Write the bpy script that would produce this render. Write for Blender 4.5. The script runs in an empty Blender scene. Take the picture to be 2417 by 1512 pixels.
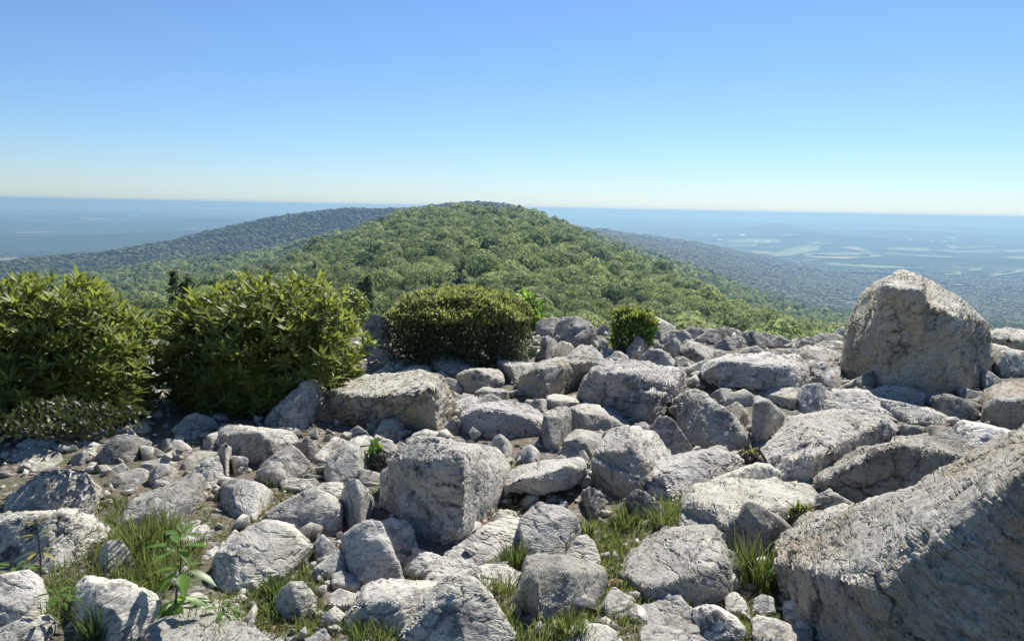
import bpy, bmesh, math, random
import numpy as np
from mathutils import Vector, Euler, Matrix

scene = bpy.context.scene
col = scene.collection
R = math.radians
rng = np.random.default_rng(7)
random.seed(7)

# ------------------------------------------------------------------ camera
EYE = 1.6
PW, PH, FPX = 2416.0, 1512.0, 1896.0          # working size of the picture and its focal length
cam_d = bpy.data.cameras.new("camera")
cam = bpy.data.objects.new("camera", cam_d)
col.objects.link(cam)
cam_d.sensor_width = 36.0
cam_d.lens = 36.0 * FPX / PW
cam_d.clip_start = 0.05
cam_d.clip_end = 200000.0
cam.location = (0, 0, EYE)
CAM_M = Euler((R(90 - 7.98), 0, 0)).to_matrix() @ Matrix.Rotation(R(1.09), 3, 'Z')
cam.rotation_euler = CAM_M.to_euler()
scene.camera = cam

# ------------------------------------------------------------------ sky, sun, exposure
SUN_AZ, SUN_EL = R(24), R(47)
w = bpy.data.worlds.new("World")
scene.world = w
w.use_nodes = True
wn = w.node_tree
wn.nodes.clear()
sky = wn.nodes.new("ShaderNodeTexSky")
sky.sky_type = 'NISHITA'
sky.sun_disc = False
sky.sun_elevation = SUN_EL
sky.sun_rotation = SUN_AZ
sky.altitude = 450
sky.air_density = 1.0
sky.dust_density = 0.2
sky.ozone_density = 10.0
bg = wn.nodes.new("ShaderNodeBackground")
bg.inputs["Strength"].default_value = 0.074
wo = wn.nodes.new("ShaderNodeOutputWorld")
wn.links.new(sky.outputs[0], bg.inputs["Color"])
wn.links.new(bg.outputs[0], wo.inputs["Surface"])

sun_d = bpy.data.lights.new("sun", 'SUN')
sun_d.energy = 5.0
sun_d.angle = R(0.55)
sun_d.color = (1.0, 0.955, 0.88)
sun = bpy.data.objects.new("sun", sun_d)
col.objects.link(sun)
SUN_V = Vector((math.sin(SUN_AZ) * math.cos(SUN_EL), math.cos(SUN_AZ) * math.cos(SUN_EL), math.sin(SUN_EL)))
sun.rotation_euler = SUN_V.to_track_quat('Z', 'Y').to_euler()
sun.location = (0, 0, 60)

vs = scene.view_settings
vs.view_transform = 'Standard'
vs.look = 'None'
vs.exposure = 0.75
vs.gamma = 1.0
vs.use_curve_mapping = False
scene.render.engine = 'CYCLES'
cy = scene.cycles
cy.use_denoising = True
cy.max_bounces = 6
cy.diffuse_bounces = 3
cy.glossy_bounces = 2
cy.transmission_bounces = 4
cy.volume_bounces = 1
cy.transparent_max_bounces = 6
cy.caustics_reflective = False
cy.caustics_refractive = False
cy.use_adaptive_sampling = True
cy.adaptive_threshold = 0.02

# ------------------------------------------------------------------ helpers
CM = np.array(CAM_M)

def ray(px, py):
    """direction through point (px, py) of the working picture; arrays allowed; scaled to horizontal length 1"""
    px = np.asarray(px, float); py = np.asarray(py, float)
    v = np.stack([(px - PW / 2) / FPX, -(py - PH / 2) / FPX, -np.ones_like(px)], -1)
    d = v @ CM.T
    return d / np.hypot(d[..., 0], d[..., 1])[..., None]

def at(px, py, r):
    return np.array([0, 0, EYE]) + ray(px, py) * np.asarray(r, float)[..., None]

def ground_r(px, py, z=0.0, far=13.0):
    t = ray(px, py)[..., 2]
    return np.where(t < -0.02, np.minimum((EYE - z) / np.maximum(-t, 1e-4), far), far)

def project(p):
    v = (np.asarray(p, float) - np.array([0, 0, EYE])) @ CM
    return PW / 2 + FPX * v[..., 0] / -v[..., 2], PH / 2 - FPX * v[..., 1] / -v[..., 2]

def tag(o, label=None, cat=None, group=None, kind=None):
    if label: o["label"] = label
    if cat: o["category"] = cat
    if group: o["group"] = group
    if kind: o["kind"] = kind
    return o

def link(name, me, mat=None, parent=None, loc=None):
    o = bpy.data.objects.new(name, me)
    col.objects.link(o)
    if mat: me.materials.append(mat)
    if parent: o.parent = parent
    if loc is not None: o.location = loc
    return o

def mesh_np(name, verts, faces, smooth=False, attr=None):
    verts = np.ascontiguousarray(verts, np.float32)
    faces = np.ascontiguousarray(faces, np.int32)
    me = bpy.data.meshes.new(name)
    k = faces.shape[1]
    me.vertices.add(len(verts)); me.vertices.foreach_set("co", verts.ravel())
    me.loops.add(faces.size); me.loops.foreach_set("vertex_index", faces.ravel())
    me.polygons.add(len(faces))
    me.polygons.foreach_set("loop_start", np.arange(0, faces.size, k, dtype=np.int32))
    if smooth:
        me.polygons.foreach_set("use_smooth", np.ones(len(faces), bool))
    for n, a in (attr or {}).items():
        at_ = me.attributes.new(n, 'FLOAT', 'POINT')
        at_.data.foreach_set("value", np.ascontiguousarray(a, np.float32))
    me.update(calc_edges=True)
    return me

def empty(name, loc):
    o = bpy.data.objects.new(name, None)
    col.objects.link(o)
    o.location = loc
    o.empty_display_size = 0.1
    return o

def hash3(i):
    i = i.astype(np.int64)
    h = (i[..., 0] * 73856093) ^ (i[..., 1] * 19349663) ^ (i[..., 2] * 83492791)
    h = (h ^ (h >> 13)) * 1274126177 & 0x7fffffff
    return ((h ^ (h >> 16)) & 0xffff) / 65535.0

def vnoise(p):
    """value noise, -1..1, of points (n, 3)"""
    p = np.asarray(p, float)
    i = np.floor(p); f = p - i; f = f * f * (3 - 2 * f)
    out = 0
    for dx in (0, 1):
        for dy in (0, 1):
            for dz in (0, 1):
                wgt = (f[..., 0] if dx else 1 - f[..., 0]) * (f[..., 1] if dy else 1 - f[..., 1]) * (f[..., 2] if dz else 1 - f[..., 2])
                out = out + wgt * hash3(i + np.array([dx, dy, dz]))
    return out * 2 - 1

def fbm(p, n=4):
    a, s, t = 1.0, 0.0, 0.0
    p = np.asarray(p, float)
    for k in range(n):
        s = s + a * vnoise(p + 17.3 * k); t += a; a *= 0.5; p = p * 2.03
    return s / t

# ------------------------------------------------------------------ material helpers
def mat_new(name):
    m = bpy.data.materials.new(name)
    m.use_nodes = True
    nt = m.node_tree
    nt.nodes.clear()
    out = nt.nodes.new("ShaderNodeOutputMaterial")
    return m, nt, out

class NT:
    """tiny wrapper for writing node graphs"""
    def __init__(s, nt): s.nt = nt
    def n(s, t, **kw):
        nd = s.nt.nodes.new(t)
        for k, v in kw.items(): setattr(nd, k, v)
        return nd
    def set(s, sock, v):
        if hasattr(v, "is_linked") or isinstance(v, bpy.types.NodeSocket): s.nt.links.new(v, sock)
        else: sock.default_value = v
    def math(s, op, a, b=0.0, c=0.0, clamp=False):
        nd = s.n("ShaderNodeMath", operation=op, use_clamp=clamp)
        for q, v in zip(nd.inputs, (a, b, c)): s.set(q, v)
        return nd.outputs[0]
    def vmath(s, op, a, b=(0, 0, 0)):
        nd = s.n("ShaderNodeVectorMath", operation=op)
        s.set(nd.inputs[0], a); s.set(nd.inputs[1], b)
        return nd.outputs[0]
    def noise(s, vec, scale, detail=4, rough=0.55, dist=0.0):
        nd = s.n("ShaderNodeTexNoise")
        s.set(nd.inputs["Vector"], vec)
        nd.inputs["Scale"].default_value = scale; nd.inputs["Detail"].default_value = detail
        nd.inputs["Roughness"].default_value = rough; nd.inputs["Distortion"].default_value = dist
        return nd.outputs["Fac"], nd.outputs["Color"]
    def voro(s, vec, scale, feature='F1', rnd=1.0):
        nd = s.n("ShaderNodeTexVoronoi", feature=feature)
        s.set(nd.inputs["Vector"], vec)
        nd.inputs["Scale"].default_value = scale; nd.inputs["Randomness"].default_value = rnd
        return nd
    def ramp(s, f, stops):
        nd = s.n("ShaderNodeValToRGB")
        e = nd.color_ramp.elements
        while len(e) < len(stops): e.new(0.5)
        for q, (p, c) in zip(e, stops): q.position = p; q.color = (*c, 1)
        s.set(nd.inputs[0], f)
        return nd.outputs[0]
    def rng(s, v, a, b, c=0.0, d=1.0):
        nd = s.n("ShaderNodeMapRange", interpolation_type='SMOOTHSTEP')
        s.set(nd.inputs[0], v)
        for q, x in zip(nd.inputs[1:5], (a, b, c, d)): s.set(q, x)
        return nd.outputs[0]
    def mix(s, f, a, b, mode='MIX'):
        nd = s.n("ShaderNodeMix", data_type='RGBA', blend_type=mode)
        s.set(nd.inputs[0], f)
        s.set(nd.inputs[6], a if hasattr(a, "is_linked") else (*a, 1)); s.set(nd.inputs[7], b if hasattr(b, "is_linked") else (*b, 1))
        return nd.outputs[2]
    def attr(s, name, typ='GEOMETRY'):
        nd = s.n("ShaderNodeAttribute", attribute_type=typ, attribute_name=name)
        return nd.outputs["Fac"]

def rock_material():
    m, nt, out = mat_new("weathered_quartzite")
    g = NT(nt)
    tc = g.n("ShaderNodeTexCoord").outputs["Object"]
    oi = g.n("ShaderNodeObjectInfo").outputs["Random"]
    amp = g.attr("amp", 'OBJECT'); ochre = g.attr("ochre", 'OBJECT'); tone = g.attr("tone", 'OBJECT'); lich = g.attr("lichen", 'OBJECT')
    off = g.n("ShaderNodeCombineXYZ")
    g.set(off.inputs[0], g.math('MULTIPLY', oi, 91.0)); g.set(off.inputs[1], g.math('MULTIPLY', oi, 57.0)); g.set(off.inputs[2], g.math('MULTIPLY', oi, 23.0))
    rot = g.n("ShaderNodeVectorRotate", rotation_type='EULER_XYZ')
    g.set(rot.inputs["Vector"], tc)
    ro = g.n("ShaderNodeCombineXYZ")
    g.set(ro.inputs[0], g.math('SUBTRACT', g.math('MULTIPLY', g.math('FRACT', g.math('MULTIPLY', oi, 7.31)), 1.1), 0.55))
    g.set(ro.inputs[1], g.math('SUBTRACT', g.math('MULTIPLY', g.math('FRACT', g.math('MULTIPLY', oi, 13.7)), 1.2), 0.5))
    g.set(ro.inputs[2], g.math('MULTIPLY', oi, 6.28))
    g.set(rot.inputs["Rotation"], ro.outputs[0])
    p = g.vmath('ADD', tc, off.outputs[0])
    pb = g.vmath('ADD', g.vmath('MULTIPLY', rot.outputs[0], (1, 1.2, 3.2)), off.outputs[0])   # bedding, squashed along its own normal
    lo, loc_ = g.noise(p, 2.2, 3, 0.5)
    wv = g.vmath('ADD', p, g.vmath('SCALE', loc_, (0, 0, 0)))
    bed, bedc = g.noise(pb, 4.0, 4, 0.55, 0.3)
    cell = g.voro(g.vmath('ADD', p, g.vmath('MULTIPLY', bedc, (.16, .16, .16))), 5.5)
    cellv = g.n("ShaderNodeSeparateColor"); g.set(cellv.inputs[0], cell.outputs["Color"])
    cell2 = g.voro(g.vmath('ADD', pb, g.vmath('MULTIPLY', bedc, (.2, .2, .2))), 7.0)
    cell2v = g.n("ShaderNodeSeparateColor"); g.set(cell2v.inputs[0], cell2.outputs["Color"])
    crk = g.voro(g.vmath('ADD', g.vmath('MULTIPLY', rot.outputs[0], (1, 1, 1.8)), g.vmath('MULTIPLY', bedc, (.25, .25, .25))), 3.2, 'DISTANCE_TO_EDGE').outputs["Distance"]
    crack = g.rng(crk, 0.0, 0.035, 1.0, 0.0)
    crack = g.math('MULTIPLY', crack, g.rng(lo, 0.42, 0.58))
    fine, finec = g.noise(p, 38, 6, 0.65)
    grit, _ = g.noise(p, 150, 3, 0.6)
    big0, _ = g.noise(p, 1.3, 2, 0.5)
    ridge = g.math('ABSOLUTE', g.math('SUBTRACT', bed, 0.5))
    h = g.math('MULTIPLY', g.math('SUBTRACT', lo, 0.5), 0.035)
    h = g.math('ADD', h, g.math('MULTIPLY', g.math('SUBTRACT', bed, 0.5), 0.034))
    h = g.math('ADD', h, g.math('MULTIPLY', g.rng(ridge, 0.0, 0.05, -1.0, 0.0), 0.010))
    h = g.math('ADD', h, g.math('MULTIPLY', cellv.outputs[0], 0.034))
    h = g.math('ADD', h, g.math('MULTIPLY', cell2v.outputs[0], 0.009))
    sep = g.n("ShaderNodeSeparateXYZ"); g.set(sep.inputs[0], rot.outputs[0])
    lay = g.math('ADD', g.math('MULTIPLY', sep.outputs[2], 11.0), g.math('MULTIPLY', lo, 3.5))
    lay = g.math('ADD', lay, g.math('MULTIPLY', bed, 1.6))
    led = g.math('FRACT', g.math('ADD', lay, g.math('MULTIPLY', oi, 5.0)))
    led = g.math('MULTIPLY', led, g.rng(big0, 0.42, 0.6))
    h = g.math('ADD', h, g.math('MULTIPLY', led, 0.026))
    h = g.math('SUBTRACT', h, g.math('MULTIPLY', crack, 0.022))
    h = g.math('MULTIPLY', h, amp)
    h = g.math('ADD', h, g.math('MULTIPLY', g.math('SUBTRACT', fine, 0.5), 0.009))
    h = g.math('ADD', h, g.math('MULTIPLY', g.math('SUBTRACT', grit, 0.5), 0.0028))
    dn = g.n("ShaderNodeDisplacement"); dn.inputs["Midlevel"].default_value = 0.0; dn.inputs["Scale"].default_value = 1.0
    g.set(dn.inputs["Height"], h)
    nt.links.new(dn.outputs[0], out.inputs["Displacement"])
    # colours
    big, _ = g.noise(p, 1.7, 4, 0.6)
    c = g.ramp(big, [(0.28, (0.31, 0.298, 0.255)), (0.5, (0.44, 0.424, 0.37)), (0.72, (0.57, 0.55, 0.485))])
    st, _ = g.noise(g.vmath('ADD', g.vmath('MULTIPLY', rot.outputs[0], (1.5, 2, 9)), off.outputs[0]), 7, 5, 0.6, 0.6)
    c = g.mix(g.math('MULTIPLY', g.rng(st, 0.52, 0.66), 0.6), c, (0.15, 0.147, 0.142))
    och, _ = g.noise(p, 2.6, 5, 0.6, 0.5)
    nz = g.n("ShaderNodeSeparateXYZ"); g.set(nz.inputs[0], g.n("ShaderNodeNewGeometry").outputs["Normal"])
    och = g.math('ADD', och, g.rng(nz.outputs[2], 0.75, 0.1, -0.14, 0.06))
    c = g.mix(g.math('MULTIPLY', g.rng(och, 0.34, 0.56), ochre), c, (0.36, 0.275, 0.15))
    li, _ = g.noise(p, 13, 8, 0.68, 0.3)
    pat, _ = g.noise(p, 3.3, 3, 0.5)
    lf = g.math('MULTIPLY', g.rng(g.math('ADD', li, g.math('MULTIPLY', pat, 0.5)), 0.77, 0.88), lich)
    c = g.mix(lf, c, (0.075, 0.075, 0.08))
    wf, _ = g.noise(p, 30, 5, 0.7)
    c = g.mix(g.rng(wf, 0.6, 0.72), c, (0.58, 0.58, 0.56))
    c = g.mix(g.math('MULTIPLY', g.rng(g.noise(p, 70, 3, 0.6)[0], 0.56, 0.66), 0.6), c, (0.09, 0.09, 0.09))
    c = g.mix(g.math('MULTIPLY', crack, 0.6), c, (0.07, 0.07, 0.07))
    mt = g.n("ShaderNodeMix", data_type='RGBA', blend_type='MULTIPLY'); mt.inputs[0].default_value = 1.0
    cc = g.n("ShaderNodeCombineColor")
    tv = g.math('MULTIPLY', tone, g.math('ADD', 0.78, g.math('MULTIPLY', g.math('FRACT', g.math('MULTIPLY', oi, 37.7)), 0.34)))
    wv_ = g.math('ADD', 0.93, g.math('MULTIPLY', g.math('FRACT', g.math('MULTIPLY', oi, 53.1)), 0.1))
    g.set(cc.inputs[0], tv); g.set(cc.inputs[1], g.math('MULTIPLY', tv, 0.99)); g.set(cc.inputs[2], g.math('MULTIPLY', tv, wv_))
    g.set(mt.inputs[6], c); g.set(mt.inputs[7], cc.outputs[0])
    b = g.n("ShaderNodeBsdfPrincipled")
    g.set(b.inputs["Base Color"], mt.outputs[2])
    b.inputs["Roughness"].default_value = 0.82
    b.inputs["Specular IOR Level"].default_value = 0.35
    nt.links.new(b.outputs[0], out.inputs["Surface"])
    m.displacement_method = 'BOTH'
    return m

def leaf_material(name, base, trans, back=None, vary=0.35, rough=0.42, spec=0.4, tr=0.4, dark=None):
    m, nt, out = mat_new(name)
    g = NT(nt)
    tint = g.attr("tint")
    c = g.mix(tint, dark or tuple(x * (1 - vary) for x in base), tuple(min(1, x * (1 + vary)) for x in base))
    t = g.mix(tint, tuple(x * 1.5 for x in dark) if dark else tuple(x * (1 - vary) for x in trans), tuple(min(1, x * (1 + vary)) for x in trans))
    if back:
        geo = g.n("ShaderNodeNewGeometry").outputs["Backfacing"]
        c = g.mix(geo, c, back)
    b = g.n("ShaderNodeBsdfPrincipled")
    g.set(b.inputs["Base Color"], c)
    b.inputs["Roughness"].default_value = rough
    b.inputs["Specular IOR Level"].default_value = spec
    tl = g.n("ShaderNodeBsdfTranslucent")
    g.set(tl.inputs["Color"], t)
    mx = g.n("ShaderNodeMixShader"); mx.inputs[0].default_value = tr
    nt.links.new(b.outputs[0], mx.inputs[1]); nt.links.new(tl.outputs[0], mx.inputs[2])
    nt.links.new(mx.outputs[0], out.inputs["Surface"])
    return m

def plain_material(name, colr, rough=0.8, colr2=None, scale=8.0, bump=0.0):
    m, nt, out = mat_new(name)
    g = NT(nt)
    b = g.n("ShaderNodeBsdfPrincipled")
    tc = g.n("ShaderNodeTexCoord").outputs["Object"]
    f, _ = g.noise(tc, scale, 5, 0.6)
    c = g.mix(g.rng(f, 0.35, 0.65), colr, colr2 or tuple(x * 0.6 for x in colr))
    g.set(b.inputs["Base Color"], c)
    b.inputs["Roughness"].default_value = rough
    if bump:
        bp = g.n("ShaderNodeBump"); bp.inputs["Distance"].default_value = bump
        g.set(bp.inputs["Height"], f); nt.links.new(bp.outputs[0], b.inputs["Normal"])
    nt.links.new(b.outputs[0], out.inputs["Surface"])
    return m

M_ROCK = rock_material()
M_RHODO = leaf_material("rhododendron_leaf", (0.145, 0.18, 0.04), (0.34, 0.40, 0.06), back=(0.14, 0.15, 0.06), rough=0.5, spec=0.3, tr=0.36)
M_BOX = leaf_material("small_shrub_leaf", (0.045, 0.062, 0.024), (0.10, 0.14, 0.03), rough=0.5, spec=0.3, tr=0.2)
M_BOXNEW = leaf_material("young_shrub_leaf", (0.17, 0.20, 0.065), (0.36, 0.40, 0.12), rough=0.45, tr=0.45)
M_BRIGHT = leaf_material("bright_leaf", (0.09, 0.17, 0.03), (0.25, 0.42, 0.05), tr=0.45)
M_PALE = leaf_material("pale_leaf", (0.13, 0.18, 0.05), (0.33, 0.38, 0.09), tr=0.45)
M_HEM = leaf_material("hemlock_needles", (0.13, 0.155, 0.06), (0.2, 0.25, 0.08), tr=0.4, rough=0.6)
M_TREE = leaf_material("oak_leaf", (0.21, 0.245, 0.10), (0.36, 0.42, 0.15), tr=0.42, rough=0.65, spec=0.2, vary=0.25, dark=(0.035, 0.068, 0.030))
M_GRASS = leaf_material("grass_blade", (0.155, 0.165, 0.06), (0.30, 0.34, 0.09), tr=0.35, rough=0.6, spec=0.2, vary=0.3, dark=(0.06, 0.10, 0.025))
M_GRASSD = leaf_material("deep_green_grass_blade", (0.10, 0.125, 0.04), (0.2, 0.26, 0.06), tr=0.35, rough=0.55, spec=0.25, vary=0.3, dark=(0.04, 0.075, 0.02))
M_GREYTWIG = leaf_material("grey_twigs", (0.13, 0.125, 0.085), (0.1, 0.1, 0.06), tr=0.2, rough=0.8)
M_DRY = leaf_material("dry_leaf", (0.22, 0.13, 0.07), (0.2, 0.1, 0.05), tr=0.2, rough=0.7)
M_ORANGE = leaf_material("orange_leaf", (0.30, 0.24, 0.05), (0.4, 0.3, 0.05), tr=0.4, dark=(0.12, 0.15, 0.04))
M_BARK = plain_material("bark", (0.12, 0.095, 0.075), 0.9, (0.06, 0.05, 0.04), 14, 0.01)
M_GREYBARK = plain_material("grey_dead_wood", (0.22, 0.2, 0.18), 0.9, (0.12, 0.11, 0.1), 10, 0.01)
# ------------------------------------------------------------------ the land: sheet of terrain reaching the horizon
FLOOR = -330.0
def line(pts):
    p = np.array(pts, float)
    d = ray(p[:, 0], p[:, 1])
    return np.arctan2(d[:, 0], d[:, 1]), d[:, 2], p[:, 2]

def eye_row(x): return 489.0 + (x - 1140) * 0.019

L_N = line([(-150, 930, 75), (0, 900, 75), (260, 800, 85), (480, 762, 130), (1208, 757, 150), (1700, 775, 120), (2000, 800, 105), (2416, 830, 90), (2560, 835, 90)])
L_A = line([(-150, 880, 110), (0, 850, 120), (200, 800, 150), (300, 768, 175), (400, 716, 240), (483, 676, 320), (633, 626, 450), (806, 560, 620), (870, 535, 680), (950, 508, 760),
            (1050, 499, 820), (1140, 497, 840), (1240, 504, 800), (1300, 521, 740), (1360, 546, 680), (1500, 613, 520), (1600, 656, 420), (1700, 700, 330), (1800, 742, 260), (1900, 780, 210),
            (2000, 812, 180), (2416, 900, 150), (2560, 920, 150)])
L_B = line([(-150, 690, 1250), (0, 676, 1250), (200, 653, 1300), (433, 620, 1350), (600, 596, 1400), (767, 556, 1450), (870, 530, 1480), (950, 514, 1500), (1140, 505, 1500), (1260, 515, 1500), (1400, 556, 1450),
            (1500, 590, 1400), (1600, 625, 1350), (1750, 680, 1300), (1900, 737, 1200), (2416, 800, 1100), (2560, 810, 1100)])
L_D = line([(-150, 625, 2145), (0, 614, 2145), (233, 594, 2223), (400, 567, 2301), (520, 539, 2340), (634, 509, 2379), (720, 498, 2379), (806, 488, 2340), (900, 490, 2301), (980, 487, 2262), (1050, 478, 2223),
            (1105, 470, 2184), (1150, 473, 2184), (1205, 477, 2184), (1235, 487, 2184), (1265, 501, 2184), (1300, 516, 2262), (1340, 529, 2418), (1400, 541, 3500), (1472, 551, 3900), (1643, 573, 4500),
            (1777, 601, 4500), (1943, 640, 4200), (2100, 665, 3900), (2416, 690, 3600), (2560, 695, 3600)])
def fl(r, xs): return [(x, eye_row(x) + FPX * (EYE - FLOOR) / r, r) for x in xs]
L_E1 = line([(-150, 556, 6500), (0, 555, 6500), (200, 552, 6500), (433, 541, 6500), (560, 534, 6500), (700, 545, 6500)] + fl(6500, (900, 1400, 1700, 2000, 2416, 2560)))
L_E2 = line([(-150, 516, 10000), (0, 517, 10000), (117, 521, 10000), (267, 523, 10000), (333, 516, 10000), (433, 511, 10000), (533, 510, 10000), (700, 518, 10000)] + fl(10000, (1000, 1400, 1600)) +
            [(1780, 556, 10000), (1893, 541, 10000), (2010, 553, 10000), (2177, 566, 10000), (2310, 573, 10000), (2416, 576, 10000), (2560, 578, 10000)])
L_E3 = line([(-150, 505, 13500), (0, 505, 13500), (267, 500, 13500), (433, 504, 13500), (600, 508, 13500)] + fl(13500, (1000, 1400)) + [(1560, 536, 13500), (1720, 538, 13500), (1760, 534, 13500), (1785, 528, 13500), (1810, 523, 13500),
            (1835, 521, 13500), (1858, 525, 13500), (1885, 533, 13500), (1930, 541, 13500), (2000, 543, 13500), (2150, 540, 13500), (2240, 546, 13500), (2416, 556, 13500), (2560, 558, 13500)])
L_E4 = line([(-150, 498, 21000), (0, 498, 21000), (130, 496, 21000), (267, 494, 21000), (433, 497, 21000), (520, 495, 21000), (600, 499, 21000), (700, 505, 21000), (1000, 512, 21000), (1340, 517, 21000), (1420, 512, 21000), (1500, 514, 21000), (1610, 515, 21000),
            (1700, 516, 21000), (1780, 522, 21000), (1950, 529, 21000), (2020, 525, 21000), (2090, 528, 21000), (2160, 529, 21000), (2300, 534, 21000), (2416, 537, 21000), (2560, 540, 21000)])
L_E5 = line([(-150, 478, 48000), (0, 480, 48000), (400, 483, 48000), (700, 494, 48000), (1000, 502, 48000), (1340, 508.5, 48000), (1520, 513, 48000), (1800, 519, 48000), (2100, 523, 48000), (2416, 530, 48000), (2560, 532, 48000)])

az_f = np.arange(-38, 38.001, 0.1)
az_deg = np.concatenate([np.arange(-180, -38, 3.55), az_f, np.arange(38 + 3.55, 180.01, 3.55)])
az_deg[-1] = 180.0
AZ = np.radians(az_deg)
RR = np.concatenate([np.exp(np.linspace(math.log(9.0), math.log(7000), 430)), np.exp(np.linspace(math.log(7100), math.log(60000), 90))])
CANOPY = 7.0
def interp_line(L, a): return np.interp(a, L[0], L[1]), np.interp(a, L[0], L[2])
LR = np.log(RR)
Z = np.zeros((len(AZ), len(RR)))
for i, a in enumerate(AZ):
    px = PW / 2 + FPX * math.tan(max(-0.66, min(0.66, a)))
    right = min(1, max(0, (px - 1230) / 200))
    tN, rN = interp_line(L_N, a); tA, rA = interp_line(L_A, a); tB, rB = interp_line(L_B, a); tD, rD = interp_line(L_D, a)
    rN = min(rN, 0.62 * rA)
    dip = 1 - 0.75 * right
    k = [(8.0, -1.2), (11.0, -1.4), (13.5, -3.0), (26, -11), (45, -18), (rN, EYE + tN * rN - 9), (rA, EYE + tA * rA - CANOPY),
         (1.22 * rA, EYE + tA * 1.22 * rA - CANOPY - 0.045 * rA * dip - 0.03 * rA), (1.7 * rA, EYE + tA * 1.7 * rA - CANOPY - 0.02 * rA)]
    if 1.7 * rA > 0.95 * rB: k.pop()
    k += [(rB, EYE + tB * rB - CANOPY), (1.15 * rB, EYE + tB * 1.15 * rB - CANOPY - 14 * dip - 6), (1.35 * rB, EYE + tB * 1.35 * rB - CANOPY - 4)]
    zD = EYE + tD * rD - 5.0
    k += [(rD, zD), (rD + 350, zD - 0.25 * (zD - FLOOR)), (min(rD + 1300, 5900), FLOOR + 4)]
    for L in (L_E1, L_E2, L_E3, L_E4, L_E5):
        t, r = interp_line(L, a)
        z = EYE + t * r
        k += [(r * 0.9, FLOOR + 0.35 * (z - FLOOR) if L is not L_E5 else FLOOR), (r, z), (r * 1.09, FLOOR + 0.3 * (z - FLOOR))]
    k.append((61000, FLOOR - 200))
    k = np.array(sorted(k))
    Z[i] = np.interp(LR, np.log(k[:, 0]), k[:, 1])
def blur(Zm, axis, n):
    for _ in range(n):
        a = np.roll(Zm, 1, axis); b = np.roll(Zm, -1, axis)
        s = [slice(None)] * 2
        s[axis] = 0; a[tuple(s)] = Zm[tuple(s)]
        s[axis] = -1; b[tuple(s)] = Zm[tuple(s)]
        Zm = 0.25 * a + 0.5 * Zm + 0.25 * b
    return Zm
Z = blur(Z, 1, 3); Z = blur(Z, 0, 4)
AG, RG = np.meshgrid(AZ, RR, indexing='ij')
XG, YG = np.sin(AG) * RG, np.cos(AG) * RG
amp_ = np.interp(RG, [40, 150, 800, 2500, 3500, 6000, 20000, 60000], [0, 1.2, 2.2, 3.5, 4, 8, 12, 6])
Z += amp_ * fbm(np.stack([XG, YG, 0 * XG], -1) / np.interp(RG, [50, 800, 3000, 8000], [25, 110, 260, 900])[..., None], 4)

def land_z(x, y):
    """terrain height by bilinear lookup"""
    x = np.asarray(x, float); y = np.asarray(y, float)
    a = np.degrees(np.arctan2(x, y)); r = np.hypot(x, y)
    fa = np.interp(a, az_deg, np.arange(len(AZ))); fr = np.interp(np.log(r), LR, np.arange(len(RR)))
    i = np.minimum(fa.astype(int), len(AZ) - 2); j = np.minimum(fr.astype(int), len(RR) - 2)
    u = fa - i; v = fr - j
    return (Z[i, j] * (1 - u) * (1 - v) + Z[i + 1, j] * u * (1 - v) + Z[i, j + 1] * (1 - u) * v + Z[i + 1, j + 1] * u * v)

nA, nR = Z.shape
vid = np.arange(nA * nR).reshape(nA, nR)
q = np.stack([vid[:-1, :-1], vid[:-1, 1:], vid[1:, 1:], vid[1:, :-1]], -1).reshape(-1, 4)
verts = np.stack([XG, YG, Z], -1).reshape(-1, 3)

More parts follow.
